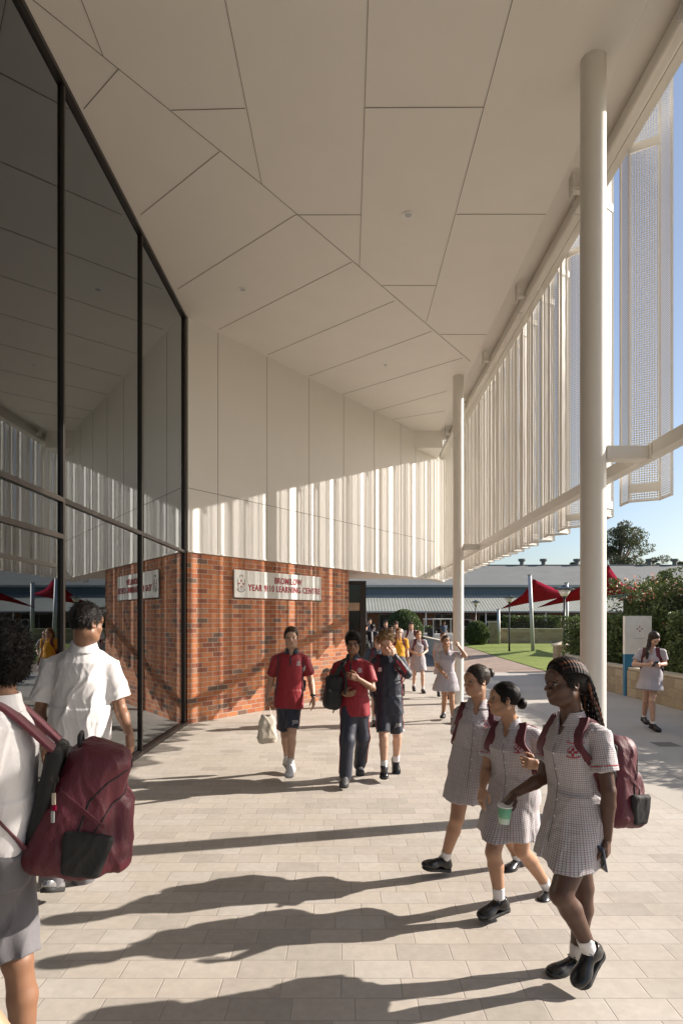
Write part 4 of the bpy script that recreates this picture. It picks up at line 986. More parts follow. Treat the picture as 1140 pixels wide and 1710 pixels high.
        V_ = np.stack([b0-sd_*w0, b0+sd_*w0, m0+sd_*w0, m0-sd_*w0, e0+sd_*w0*.25, e0-sd_*w0*.25], 1).reshape(-1, 3); o_ = np.arange(N_)[:, None]*6
        Q_ = np.concatenate([o_+np.array([[0, 1, 2, 3]]), o_+np.array([[3, 2, 4, 5]])]); mk('hair_strands', V_, Q_, hm, hair)
    if kind == 'braids':
        m = MB(); m2 = MB(); r_ = random.Random(5)
        for i in range(46):
            a = (i/45-.5)*2.7; st_ = r_.uniform(-.1, .1); pts = []
            x0 = math.sin(a)*.080; zt_ = .034+math.cos(a)*.094
            kk = r_.random()
            for q_ in range(15):
                t = q_/14
                if t < .55:
                    tt = t/.55; yy_ = .055*(1-tt)-.105*tt; rad = math.sqrt(max(.05, 1-((yy_+.016)/.112)**2)); p = H(math.sin(a)*.088*rad, yy_, .030+math.cos(a*.92)*.101*rad-(tt**2)*.03)
                else:
                    tt = (t-.55)/.45; drop = V3(0, 0, -1)*(.02+.20*tt)*S; e0 = H(math.sin(a)*.05, -.115-.02*tt, .0-.02*tt); p = e0+drop+HF[0]*(.018*math.sin(a*3+tt*2)*1)+HF[1]*(-.015*math.sin(i+tt*3))-HF[1]*.03*tt
                pts.append(p)
            n_ = 60; full = []
            cum = np.array(pts)
            for q_ in range(n_):
                u_ = q_/(n_-1)*(len(pts)-1); i0 = min(int(u_), len(pts)-2); fr_ = u_-i0; full.append(tuple(cum[i0]*(1-fr_)+cum[i0+1]*fr_))
            rad_ = [(.0052+.0016*math.sin(q_*1.9))*hs for q_ in range(n_)]
            (m2 if kk < .16 else m).tube(full, rad_, 6)
        m.build('braid', 'hair_black', hair, smooth=True); m2.build('rust_braid', 'hair_rust', hair, smooth=True)
    if g('glasses'):
        m = MB()
        for s_ in (-1, 1):
            m.tube([H(s_*.032+.022*math.cos(t*2*PI/14), .101-.004*abs(math.cos(t*2*PI/14)), -.002+.017*math.sin(t*2*PI/14)) for t in range(15)], .0015*hs, 5); m.tube([H(s_*.054, .096, .003), H(s_*.078, .0, .004)], .0015*hs, 5)
        m.tube([H(-.010, .103, .002), H(.010, .103, .002)], .0015*hs, 5); m.build('glasses', 'black', root)
    # --- garments
    def fabattr(pos, kind_):
        rel2 = pos-pel; x = rel2@right; y = rel2@fwd; z = rel2@up; th_ = np.arctan2(x, y); u = th_*.155*S; v = z.copy()
        for s_ in 'LR':
            a_ = J['sh'+s_]; e_ = J['el'+s_]; ax_ = nz(e_-a_); q = pos-a_; t = q@ax_; rad = q-t[:, None]*ax_; dd = np.linalg.norm(rad, axis=1); side_ = x*(1 if s_ == 'R' else -1) > wS*.93
            mk_ = (t > -.01) & (dd < .085*S) & side_
            b1 = nz(np.cross(ax_, fwd)); b2 = np.cross(ax_, b1); ph = np.arctan2(rad@b1, rad@b2); u = np.where(mk_, ph*.06*S, u); v = np.where(mk_, t, v)
        return {'fab': np.stack([u, v, v*0], 1)}
    top = g('top'); fw = g('fit', 1.0)
    def sleeve(grid, s_, L_, r0, r1, mat=None):
        sh, el = J['sh'+s_], J['el'+s_]; e = sh+(el-sh)*L_; ax_ = nz(el-sh)
        grid.add(rc(J['neck']-up*.036*S, sh-ax_*.002, .050*S*fw, .054*S), .03*S)
        grid.add(loft(sh-ax_*.02*S, e, fwd, [(0, r0*S, r0*S), (1, r1*S, r1*S)], 2, .006), .02*S)
    if top == 'dress' or top in ('polo', 'shirt', 'jacket'):
        gg = Grid(lo, hi, h, []); hemz = J['hem'] if 'hem' in J else None
        lf_ = g('leg', 1.0); dress = top == 'dress'; tl = g('hemt', -.10)     # where a shirt ends below the hips
        bw = (.150 if dress else .158)*S*fw*fat
        b1 = pel+(up*-.02*S if dress else up*tl*S); NK = J['neck']-up*.012*S
        bust = .010*S if dress else 0
        prof = [(0, .165*S*fw*fat, .125*S), (.30, (.148 if dress else .155)*S*fw*fat, (.118 if dress else .122)*S), (.52, (.140 if dress else .152)*S*fw*fat, .112*S+.01*S, 0, bust), (.72, wS*.88+.006, (.122+(.014 if dress else 0))*S, 0, bust), (.86, wS*.86+.008, .105*S), (.95, wS*.62, .078*S), (1.0, .068*S, .062*S)]
        gg.add(loft(b1, NK, right, prof, 2.25, .008), .02*S)
        if not dress: gg.add(loft(b1, b1+up*.2*S, right, [(0, .168*S*fw*fat, .130*S), (1, .160*S*fw*fat, .122*S)], 2.3, .006, fold=lambda t_, z_: .004*np.sin(t_*9+seed)*(1-np.clip(z_, 0, 1))), .02*S)
        if dress:
            hc_ = J['hem']; fl = look.get('flare', (.215, .16)); nf = 7+seed % 3; sk = look.get('skdir', hr)
            gg.add(loft(hc_, pel+up*.12*S, sk, [(0, fl[0], fl[1]), (.25, fl[0]*.95, fl[1]*.96), (.6, max(fl[0]*.78, .16*S), max(fl[1]*.8, .12*S)), (1, .148*S*fat, .116*S)], 2.1, .006,
                        fold=lambda t_, z_: (.0075*np.sin(t_*(nf-3)+seed+2*np.sin(t_*2))+.003*np.sin(t_*nf*1.9+3))*np.clip(1-z_, 0, 1)**1.1*S), .06*S)
        if dress:
            for s_ in 'LR':
                hp, kn = J['hip'+s_], J['kn'+s_]; q_ = hp+(kn-hp)*.95; gg.add(rc(hp, q_, .100*S*lf_, .088*S*lf_), .05*S)
            gg.add(half((0, 0, -1), J['hem']+V3(0, 0, .004)), .006, 'i')
        sl, r0, r1 = {'dress': (.66, .057, .070), 'polo': (.72, .058, .072), 'shirt': (.76, .062, .078), 'jacket': (1.0, .060, .050)}[top]
        for s_ in 'LR':
            sleeve(gg, s_, sl, r0*look.get('sleeve', 1), r1*look.get('sleeve', 1))
            if top == 'jacket': gg.add(rc(J['el'+s_], J['wr'+s_], .050*S, .038*S), .02*S); gg.add(rc(J['sh'+s_], J['el'+s_], .062*S, .052*S), .02*S)
        if top == 'jacket': gg.add(rc(J['neck']-up*.02*S, J['neck']+up*.035*S, .062*S, .060*S), .015*S)
        gg.warp(wrinkle(seed+3, (.0085 if top != 'dress' else .0075)*S*g('wr', 1.0), 15))
        gg.warp(wrinkle(seed+9, .0035*S, 42))
        # armhole gap between a bent arm and the chest is kept by the solid sleeves; neck opening
        if top != 'jacket':
            gg.add(rc(J['neck']-up*.012*S+fwd*.006, J['neck']+up*.10*S, .050*S, .060*S), .004*S, 's')
            vd = .10*S if top == 'dress' else .065*S
            if not g('closed'): 
                a_ = J['neck']+fwd*.10*S-up*(vd*.35); gg.add(rbox(J['neck']+fwd*.075*S-up*vd*.30, (.030*S, .07*S, vd*.62), .004, np.stack([right, fwd, up]), taper=.85), .004*S, 's')
        gp, gQ = gg.mesh(); mt = look['topmat']
        go = mk({'dress': 'dress', 'polo': 'polo_shirt', 'shirt': 'shirt', 'jacket': 'jacket'}[top], gp, gQ, mt, root, fabattr(gp, 0) if mt == 'check' else None)
        # collar: folded band of cloth round the neck
        if top != 'jacket' and g('collar', True):
            cg = Grid(J['neck']-.14*S, J['neck']+.14*S, min(h, .006)*.8 if det else h*.7)
            cg.add(loft(J['neck']-up*.035*S, J['neck']+up*.032*S, right, [(0, .094*S, .086*S, 0, .004), (.45, .078*S, .070*S, 0, .0), (1, .066*S, .060*S, 0, -.004)], 2.1, .004), .003)
            cg.add(loft(J['neck']-up*.06*S, J['neck']+up*.06*S, right, [(0, .076*S, .070*S), (.6, .062*S, .056*S), (1, .058*S, .052*S)], 2.1, .004), .003, 's')
            cg.add(rbox(J['neck']+fwd*.085*S-up*.002*S, (.026*S, .06*S, .045*S), .003, np.stack([right, fwd, up]), taper=.5), .004, 's')
            cp, cQ = cg.mesh()
            if len(cp): mk('collar', cp, cQ, look.get('collarmat', mt), go, fabattr(cp, 0) if mt == 'check' else None)
        look['_go'] = go; look['_gg'] = gg
        if dress and det:
            m = MB()
            for s_ in 'LR':
                sh, el = J['sh'+s_], J['el'+s_]; ax_ = nz(el-sh); c0 = sh+(el-sh)*(sl-.11); b1_ = nz(np.cross(ax_, fwd)); b2_ = np.cross(ax_, b1_)
                ring_ = [surf(gg, c0, b1_*math.cos(i*PI/12)+b2_*math.sin(i*PI/12), .07, .0005) for i in range(25)]
                ring_ = [p for p in ring_ if np.linalg.norm(p-c0) < .105*S]
                if len(ring_) > 3: m.tube([tuple(p) for p in ring_], .0022*S, 5)
            cpk = J['neck']-right*.078*S-up*.115*S
            m.tube([tuple(surf(gg, cpk+right*(q-.5)*.085*S+up*.012*S*abs(q-.5), fwd-right*.25, .1, .001)) for q in np.linspace(0, 1, 9)], .0022*S, 5)
            m.build('red_piping', 'stripe', go)
            m = MB(); pts = [surf(gg, J['neck']-up*q*S, fwd, .1, .0006) for q in np.linspace(.12, .62, 26)]; m.ribbon([tuple(p) for p in pts], [right]*26, .004*S, .0015); m.build('placket', 'grey_short', go)
            m = MB()
            for q in (.17, .25, .33, .41, .49):
                p = surf(gg, J['neck']-up*q*S-right*.010*S, fwd, .1, .0015); m.tube([tuple(p-fwd*.001), tuple(p+fwd*.002)], .0052*S, 10)
            m.build('buttons', 'sock', go)
    bot = g('bottom')
    if bot:
        gg = Grid(lo, hi, h, [])
        gg.add(loft(pel-up*.07*S, pel+up*.10*S, hr, [(0, .162*S*fat, .118*S), (.5, .160*S*fat, .118*S), (1, .148*S*fat, .108*S)], 2.3, .008), .02*S)
        for s_ in 'LR':
            hp, kn, an = J['hip'+s_], J['kn'+s_], J['an'+s_]
            if bot == 'shorts':
                e = hp+(kn-hp)*g('shortlen', .88); gg.add(loft(hp+(hp-kn)*.1, e, hr, [(0, .092*S, .10*S), (.5, .084*S, .096*S), (1, .078*S*g('shortw', 1), .090*S*g('shortw', 1))], 2.2, .006, fold=lambda t_, z_: .004*np.sin(t_*5+seed)*np.clip(z_, 0, 1)), .02*S)
            else:
                gg.add(rc(hp, kn, .098*S, .076*S), .02*S); gg.add(rc(kn, an-V3(0, 0, .015), .075*S, .070*S), .04*S); gg.add(half(nz(an-kn), an-nz(kn-an)*.045*S), .01, 'i') if False else None
        gg.warp(wrinkle(seed+21, .009*S, 15)); gp, gQ = gg.mesh(); bo = mk('shorts' if bot == 'shorts' else 'trousers', gp, gQ, look['botmat'], root)
        look['_bo'] = bo; look['_bg'] = gg
        if g('sidestripe'):
            m = MB()
            for s_, sg_ in (('L', -1), ('R', 1)):
                hp, kn, an = J['hip'+s_], J['kn'+s_], J['an'+s_]; pts = []
                end = kn if bot == 'shorts' else an; fr = g('shortlen', .88) if bot == 'shorts' else 1
                seq = [hp+(kn-hp)*t for t in np.linspace(-.05, fr if bot == 'shorts' else 1, 9)]+([] if bot == 'shorts' else [kn+(an-kn)*t for t in np.linspace(.12, .98, 8)])
                pts = [surf(gg, p, hr*sg_+fwd*.25, .03, .004) for p in seq]; m.ribbon(pts, [fwd]*len(pts), .016*S, .004)
            m.build('side_stripe', 'stripe', bo)
    # --- socks and shoes
    for s_ in 'LR':
        an = J['an'+s_]; kn = J['kn'+s_]; toe = J.get('toe'+s_)
        if toe is None or g('noshoe'): continue
        if g('sock', .07):
            a_ = an+(kn-an)*(g('sock', .07)/.38); q = Grid(np.minimum(a_, an)-.07, np.maximum(a_, an)+.07, min(h, .006)); back = -fwd
            q.add(rc(an-V3(0, 0, .02*S), a_, .038*S, .041*S), .01); q.add(half(nz(kn-an), a_), .004, 'i'); q.warp(wrinkle(seed+5, .003, 50)); sp, sQ = q.mesh()
            if len(sp): mk('sock', sp, sQ, 'sock', root)
        v = toe-an; vh = nz(v); w_ = nz(np.cross(vh, V3(0, 0, 1))); u0 = np.cross(w_, vh); a17 = math.radians(19); f = math.cos(a17)*vh+math.sin(a17)*u0; u = np.cross(w_, f); u = u if u[2] > -.2 else -u
        R = np.stack([w_, f, u]); q = Grid(an-.24*S, an+.24*S, min(h, .005) if det else h*.8)
        def Lp(x, y, z): return an+(w_*x+f*y+u*z)*S
        q.add(rc(Lp(0, -.012, -.030), Lp(0, -.010, .008), .040*S, .041*S), .01); q.add(ell(Lp(0, -.022, -.042), (.040*S, .052*S, .046*S), R), .02); q.add(rc(Lp(0, .02, -.022), Lp(0, .115, -.046), .038*S, .032*S), .02); q.add(ell(Lp(0, .120, -.052), (.050*S, .072*S, .034*S), R), .02)
        q.add(half(u, Lp(0, 0, .014)), .006, 'i'); q.add(half(-u, Lp(0, 0, -.070)), .006, 'i'); sp, sQ = q.mesh(); sm_, so_ = look.get('shoemat', ('shoe', 'sole'))
        if look.get('sm'+s_): sm_ = look['sm'+s_]
        if not len(sp): continue
        shoe = mk('shoe', sp, sQ, sm_, root)
        q = Grid(an-.24*S, an+.24*S, min(h, .005) if det else h*.8)
        q.add(rc(Lp(0, -.030, -.075), Lp(0, .02, -.075), .043*S, .040*S), .01); q.add(rc(Lp(0, .02, -.075), Lp(0, .125, -.075), .040*S, .052*S), .01); q.add(half(u, Lp(0, 0, -.0665)), .002, 'i'); q.add(half(-u, Lp(0, 0, -.090)), .002, 'i')
        sp, sQ = q.mesh()
        if len(sp): mk('sole', sp, sQ, so_, shoe)
        if h < .0075:
            m = MB()
            for i in range(4): y_ = .03+i*.018; m.tube([Lp(-.024, y_, -.012-i*.004), Lp(0, y_+.006, .004-i*.006), Lp(.024, y_, -.012-i*.004)], .0028*S, 5)
            m.tube([Lp(-.03, .015, .018), Lp(0, .02, .012), Lp(.02, .01, .028), Lp(.035, .03, .006)], .0028*S, 5); m.tube([Lp(.01, .02, .014), Lp(-.02, .035, .022), Lp(-.036, .03, .0)], .0028*S, 5); m.build('laces', 'sole' if sm_ != 'sneaker' else 'solewhite', shoe)
    look['_fr'] = (right, fwd, up, pel, J, S, A); look['_root'] = root
    return root
def surf(grid, p, d, start=.3, off=.002):       # march from outside toward the body along -d, land on the surface
    d = nz(d); ax = grid.ax
    def val(q):
        i = []
        for a in range(3):
            k = np.searchsorted(ax[a], q[a])
            if k <= 0 or k >= len(ax[a]): return 1.0
            i.append(k)
        i0 = [k-1 for k in i]; t = [(q[a]-ax[a][i0[a]])/(ax[a][i[a]]-ax[a][i0[a]]) for a in range(3)]; v = 0
        for c in ((0,0,0),(1,0,0),(0,1,0),(1,1,0),(0,0,1),(1,0,1),(0,1,1),(1,1,1)):
            wgt = 1
            for a in range(3): wgt *= t[a] if c[a] else 1-t[a]
            v += wgt*grid.d[i0[0]+c[0], i0[1]+c[1], i0[2]+c[2]]
        return v
    p = np.asarray(p, float); s_ = .32
    while s_ > -.05:
        if val(p+d*s_) < 0: return p+d*(s_+off+.002)
        s_ -= .003
    return p+d*start
def patch(grid, c, d, upv, w_, hgt, mat, name, parent, off=.002, nu=8, nv=8, mask=None, t=0):
    """a small flat decoration (badge, print) draped on a garment"""
    d = nz(d); r = nz(np.cross(upv, d)); upv = np.cross(d, r); vs = []; fs = []
    for i in range(nu+1):
        for j in range(nv+1): vs.append(surf(grid, np.asarray(c)+r*w_*(i/nu-.5)+upv*hgt*(j/nv-.5), d, .1, off))
    for i in range(nu):
        for j in range(nv):
            if mask is None or mask((i+.5)/nu, (j+.5)/nv): fs.append((i*(nv+1)+j, (i+1)*(nv+1)+j, (i+1)*(nv+1)+j+1, i*(nv+1)+j+1))
    return MB().add(vs, fs).build(name, mat, parent, smooth=True)
def drape_text(body, size, grid, c, d, mat, parent, name='printed_lettering', upv=(0, 0, 1), wdt=None):
    d = nz(d); r = nz(np.cross(upv, d)); u_ = np.cross(d, r); o = text(body, size, None, (0, 0, 0), (0, 0, 0), mat, name, .0008, .0015)
    if wdt: fit(o, wdt)
    for v in o.data.vertices: v.co = surf(grid, np.asarray(c)+r*v.co.x+u_*v.co.y, d, .1, .003)
    o.parent = parent; return o
def crest(look, frac=(.075, -.13), s=.045, cm='maroon', d=None):
    right, fwd, up, pel, J, S, A = look['_fr']; gg = look['_gg']; c = J['neck']+right*frac[0]*S+up*frac[1]*S; dd = nz(fwd+right*.25*(1 if frac[0] > 0 else -1)); s = s*S
    def in_poly(u, v):
        x, y = (u-.5)*2, (v-.5)*2; r = math.hypot(x, y)
        arm = (abs(x) < .15 and .16 < abs(y) < .60) or (abs(y) < .15 and .16 < abs(x) < .60)
        ring = .78 < r < .88 and y > -.1
        scroll = abs(y+.82-.25*x*x) < .10
        return arm or ring or scroll
    patch(gg, c, dd, up, s*1.5, s*1.6, cm, 'crest', look['_go'], .002, 27, 27, in_poly)
def polyline_surface(grid, pts, ds, off): return [surf(grid, p, d, .05, off) for p, d in zip(pts, ds)]
def cr(pts, n):                                 # catmull-rom resample
    pts = [np.asarray(p, float) for p in pts]; q = [2*pts[0]-pts[1]]+pts+[2*pts[-1]-pts[-2]]; out = []
    for i in range(len(pts)-1):
        a, b_, c, d = q[i:i+4]
        for k in range(n): t = k/n; out.append(.5*((2*b_)+(c-a)*t+(2*a-5*b_+4*c-d)*t*t+(-a+3*b_-3*c+d)*t**3))
    return out+[pts[-1]]
def backpack(look, label, mat='maroon_bag', strapm='maroon_strap', size=(.16, .10, .23), drop=.0, back=None, sideway=0, big=False, straps='LR', h=.008, group='school backpacks', hang=0, tiltr=0, detail=False, pocket_side=0, sw=.062, tp=(.92, -.18, .95)):
    right, fwd, up, pel, J, S, A = look['_fr']; gg = look['_gg']
    u = nz(up*math.cos(hang)-fwd*math.sin(hang)*1); bk = -nz(fwd-u*(fwd@u)); r_ = np.cross(bk*-1, u); r_ = nz(right-u*(right@u))
    if tiltr: u, r_ = nz(u+r_*tiltr), nz(r_-u*tiltr)
    c = J['neck']-up*(.24+drop)*S-fwd*(.13+size[1])*S+right*sideway*S; R = np.stack([r_, -bk, u]); sx_, sy_, sz_ = [v*S for v in size]
    bt = thing('backpack', label, 'backpack', tuple(A+c), 0, group)
    g1 = Grid(-V3(.36, .36, .42)*S, V3(.36, .36, .42)*S, h)
    def L(x, y, z): return (r_*x+bk*-y+u*z)
    g1.add(rbox((0, 0, 0), (sx_, sy_*tp[0], sz_), .07*S, R, taper=tp[1]), .02); g1.add(rbox(L(0, -sy_*tp[2], -sz_*.30), (sx_*.84, sy_*.52, sz_*.58), .05*S, R, taper=tp[1]*.8), .018)
    g1.add(rbox(L(0, -sy_*.35, sz_*.55), (sx_*.78, sy_*.62, sz_*.42), .07*S, R), .04)
    g1.warp(wrinkle(7+len(label), .012*S, 13)); g1.warp(wrinkle(3+len(label), .005*S, 38)); p, Q = g1.mesh(); body = mk('pack_body', p, Q, mat, bt)
    g3_ = Grid(-V3(.36, .36, .42)*S, V3(.36, .36, .42)*S, h); g3_.add(rbox(L(0, sy_*.84, -sz_*.02), (sx_*.86, sy_*.20, sz_*.88), .03*S, R), .01); g3_.warp(wrinkle(23, .006*S, 20)); p, Q = g3_.mesh(); mk('back_panel', p, Q, 'blackcloth', bt)
    # mesh side pockets, top handle, zips
    for s_ in (-1, 1):
        g2 = Grid(-V3(.36, .36, .42)*S, V3(.36, .36, .42)*S, h)
        g2.add(rbox(L(s_*sx_*(1.0-tp[1]*.55), -sy_*.35, -sz_*.56), (sx_*.12, sy_*.52, sz_*.34), .02*S, R, taper=.12), .01); g2.warp(wrinkle(17, .006*S, 25)); p, Q = g2.mesh(); mk('side_pocket', p, Q, 'blackcloth', bt)
    m = MB(); m.tube([tuple(L(-.05*S, sy_*.35, sz_*.93)), tuple(L(-.035*S, sy_*.4, sz_*1.07)), tuple(L(.035*S, sy_*.4, sz_*1.07)), tuple(L(.05*S, sy_*.35, sz_*.93))], .009*S, 8); m.build('top_handle', 'blackcloth', bt, smooth=True)
    arcs = []
    for k_, (yy_, zz_) in enumerate(((-sy_*.55, sz_*.62), (-sy_*1.35, sz_*.18))):
        pts = [surf(g1, L(x*sx_*1.0, 0, (zz_/sz_-.9*abs(x)**3)*sz_), -(-bk)*-1 if False else bk+u*.25*(1-abs(x))+r_*x*.9, .1, .001) for x in np.linspace(-1, 1, 19)]
        arcs.append(pts); MB().tube([tuple(p_) for p_ in pts], .0032*S, 6).build('zip', 'blackcloth', bt)
        z0_ = pts[15]; MB().ribbon([tuple(z0_), tuple(z0_-u*.035*S+bk*.004)], [r_, r_], .011*S, .004).build('zip_pull', 'blackcloth', bt)
    if True:        # compression strap and seam ribs
        for s_ in (-1, 1):
            pts = [surf(g1, L(0, sy_*(1-1.9*t)*.7, sz_*(.35-.5*t)), r_*s_, .1, .001) for t in np.linspace(0, 1, 8)]; MB().ribbon([tuple(p_) for p_ in pts], [u]*8, .016*S, .004).build('compression_strap', strapm, bt)
    # shoulder straps over the garment
    for s_ in straps:
        sg_ = 1 if s_ == 'R' else -1; x0 = .085*S; off = A-(A+c)
        Nk = J['neck']; ctl = [(Nk+right*sg_*x0-up*.06*S, -fwd*1.0+up*.4), (Nk+right*sg_*x0*1.05-up*.0*S, up-fwd*.2), (Nk+right*sg_*x0*1.15-up*.03*S, up*.7+fwd*.9), (Nk+right*sg_*x0*1.25-up*.12*S, fwd+up*.1), (Nk+right*sg_*x0*1.45-up*.20*S, fwd+right*sg_*.3), (Nk+right*sg_*x0*1.6-up*.29*S, right*sg_+fwd*.5), (Nk+right*sg_*x0*1.5-up*.36*S, right*sg_*1.0-fwd*.2)]
        P_ = [surf(gg, a, d, .1, .007*S) for a, d in ctl]; P_ = [c+L(sg_*x0*.9, sy_*.9, sz_*.85)]+P_+[c+L(sg_*sx_*.85, sy_*.8, -sz_*.72)]
        sm_ = cr(P_, 6); n_ = len(sm_)
        for _ in range(3): sm_ = [sm_[0]]+[(sm_[i-1]+2*sm_[i]+sm_[i+1])/4 for i in range(1, n_-1)]+[sm_[-1]]
        sd = []
        for i in range(n_):
            t = i/(n_-1); sd.append(tuple(right*sg_*(1-t)+right*sg_*.4*t+fwd*-.9*max(0, t-.45)*1.6))
        wd_ = sw*S; k1 = int(n_*.62)
        MB().ribbon([tuple(p_-c) for p_ in sm_[:k1+1]], sd[:k1+1], wd_, .014*S).build('shoulder_strap', strapm, bt, smooth=False, bevel=.003 if h < .01 else 0)
        MB().ribbon([tuple(p_-c) for p_ in sm_[k1:]], sd[k1:], .026*S, .005*S).build('webbing_strap', strapm, bt)
    return bt
# ================================================================ THE STUDENTS (joints measured against the ground and the eye line)
QS = float(os.environ.get('PQ', '1'))         # grid step factor
ONLY = os.environ.get('ONLY')
def want(k): return (not ONLY) or k in ONLY.split(',')
def jt(**k): return {a: P(*b) for a, b in k.items()}
CHK = dict(top='dress', topmat='check', closed=False)
# ---- girl with braids, nearest
if want('g3'):
    J = jt(head=(943, 1140, 3.03), neck=(953, 1197, 3.05), shL=(1000, 1229, 2.93), shR=(924, 1222, 3.20), elL=(1016, 1322, 2.86), wrL=(1013, 1402, 2.88),
           elR=(906, 1300, 3.16), wrR=(857, 1327, 3.10), hipL=(980, 1372, 2.98), hipR=(950, 1362, 3.12), knL=(936, 1494, 2.86), anL=(985, 1586, 2.93), toeL=(962, 1646, 2.86),
           knR=(973, 1482, 3.08), anR=(962, 1602, 3.08), toeR=(926, 1622, 3.03), hem=(948, 1436, 3.02))
    L3 = dict(skin='skin_dark', hair=('braids', 'hair_black'), hdir=(-.95, -.25, -.03), handL=dict(dir=(.02, .1, -1), palm=(-.75, .6, 0), thumb=(-.6, -.8, 0), curl=.62),
              handR=dict(dir=(-.45, -.25, -.35), palm=(-.2, -.25, -.6), thumb=(.3, -.8, .2), curl=.50), flare=(.165, .165), skdir=(.35, .94, 0), sock=.085, leg=1.12, fat=1.04, hscale=1.06, **CHK)
    person('girl with long braids in a checked dress holding a green cup and a phone', J, L3, (J['anR'].x, J['anR'].y, 0), .96, .0042*QS, 11)
    crest(L3, (-.075, -.155), .042); GROUP3 = L3
    backpack(L3, 'maroon backpack with black mesh pocket worn by the girl with the braids', size=(.145, .12, .235), drop=.13, h=.006*QS, hang=.16, tp=(.85, -.30, .9))
    # phone in the left hand, cup in the right
    root = L3['_root']; w = J['wrL']
    t = thing('phone', 'dark blue smartphone held in the lowered hand of the girl with the braids', 'phone', w+Vector((-.035, .0, -.085)))
    t.rotation_euler = (.25, -.42, .35)
    MB().box(-.005, .005, -.036, .036, -.075, .075).build('case', 'phone', t, bevel=.004); MB().box(-.0058, -.0051, -.033, .033, -.07, .07).build('screen', 'darkglass', t)
    w = P(841, 1360, 3.035)
    t = thing('paper_cup', 'green paper cup held by the girl with the braids', 'cup', w-Vector((0, 0, .045)))
    t.rotation_euler = (.05, .06, 0)
    MB().tube([(0, 0, 0), (0, 0, .018), (0, 0, .088)], [.026, .028, .037], 28).build('cup_body', 'cup', t, smooth=True)
    MB().tube([(0, 0, .0), (0, 0, .030)], [.0266, .0300], 28, cap=False).build('pale_base', 'cupwhite', t, smooth=True); MB().tube([(0, 0, .086), (0, 0, .091)], [.039, .039], 28).build('rim', 'frost', t)
# ---- middle girl with low bun
if want('g2'):
    J = jt(head=(841, 1168, 3.68), neck=(851, 1206, 3.72), shL=(893, 1229, 3.66), shR=(822, 1226, 3.84), elL=(909, 1290, 3.72), wrL=(896, 1277, 3.54), elR=(811, 1285, 3.80), wrR=(806, 1316, 3.66),
           hipL=(873, 1330, 3.70), hipR=(844, 1328, 3.80), knR=(823, 1424, 3.58), anR=(834, 1503, 3.58), toeR=(801, 1531, 3.52), knL=(870, 1420, 3.74), anL=(918, 1487, 3.93), toeL=(905, 1506, 3.82), hem=(848, 1394, 3.72))
    L2 = dict(skin='skin_tan', hair=('lowbun', 'hair_black'), hdir=(-.93, .05, .02), hroll=-.08, handR=dict(dir=(-.15, -.2, -.6), palm=(.7, .3, 0), thumb=(-.2, -1, 0), curl=.35),
              handL=dict(dir=(-.7, -.2, .15), palm=(-.1, .9, 0), thumb=(0, -.2, 1), curl=1.0), flare=(.195, .175), sock=.10, leg=1.05, **CHK)
    person('girl with a low black bun in a checked dress, middle of the walking trio', J, L2, (J['anR'].x, J['anR'].y, 0), .885, .0048*QS, 12)
    crest(L2, (-.07, -.15), .042)
    backpack(L2, 'maroon backpack behind the girl with the low bun', size=(.14, .085, .21), drop=.04, h=.008*QS)
    t = None
# ---- back girl with high bun
if want('g1'):
    J = jt(head=(795, 1137, 4.15), neck=(797, 1172.5, 4.2), shL=(826, 1191, 4.22), shR=(769, 1190, 4.30), elL=(836, 1250, 4.25), wrL=(826, 1284, 4.10), elR=(764, 1247, 4.32), wrR=(759, 1290, 4.22),
           hipL=(799, 1281, 4.20), hipR=(775, 1280, 4.28), knR=(763, 1367, 4.15), anR=(742, 1435, 4.20), toeR=(703, 1447, 4.13), knL=(832, 1370, 4.24), anL=(866, 1436, 4.36), toeL=(842, 1457, 4.24), hem=(779, 1336, 4.22))
    L1 = dict(skin='skin_tan', hair=('bun', 'hair_dkbrown'), hdir=(-.88, -.42, -.04), handR=dict(dir=(-.05, -.1, -1), palm=(.8, .3, 0), curl=.4), handL=dict(dir=(-.3, -.3, -.6), curl=.3), flare=(.175, .155), sock=.07, leg=1.05, **CHK)
    person('girl with a high bun and lilac checked dress, farthest back of the walking trio', J, L1, (J['anR'].x, J['anR'].y, 0), .915, .0055*QS, 13)
    crest(L1, (-.07, -.155), .042)
    backpack(L1, 'maroon backpack on the girl with the high bun', size=(.14, .085, .21), drop=.03, h=.009*QS)
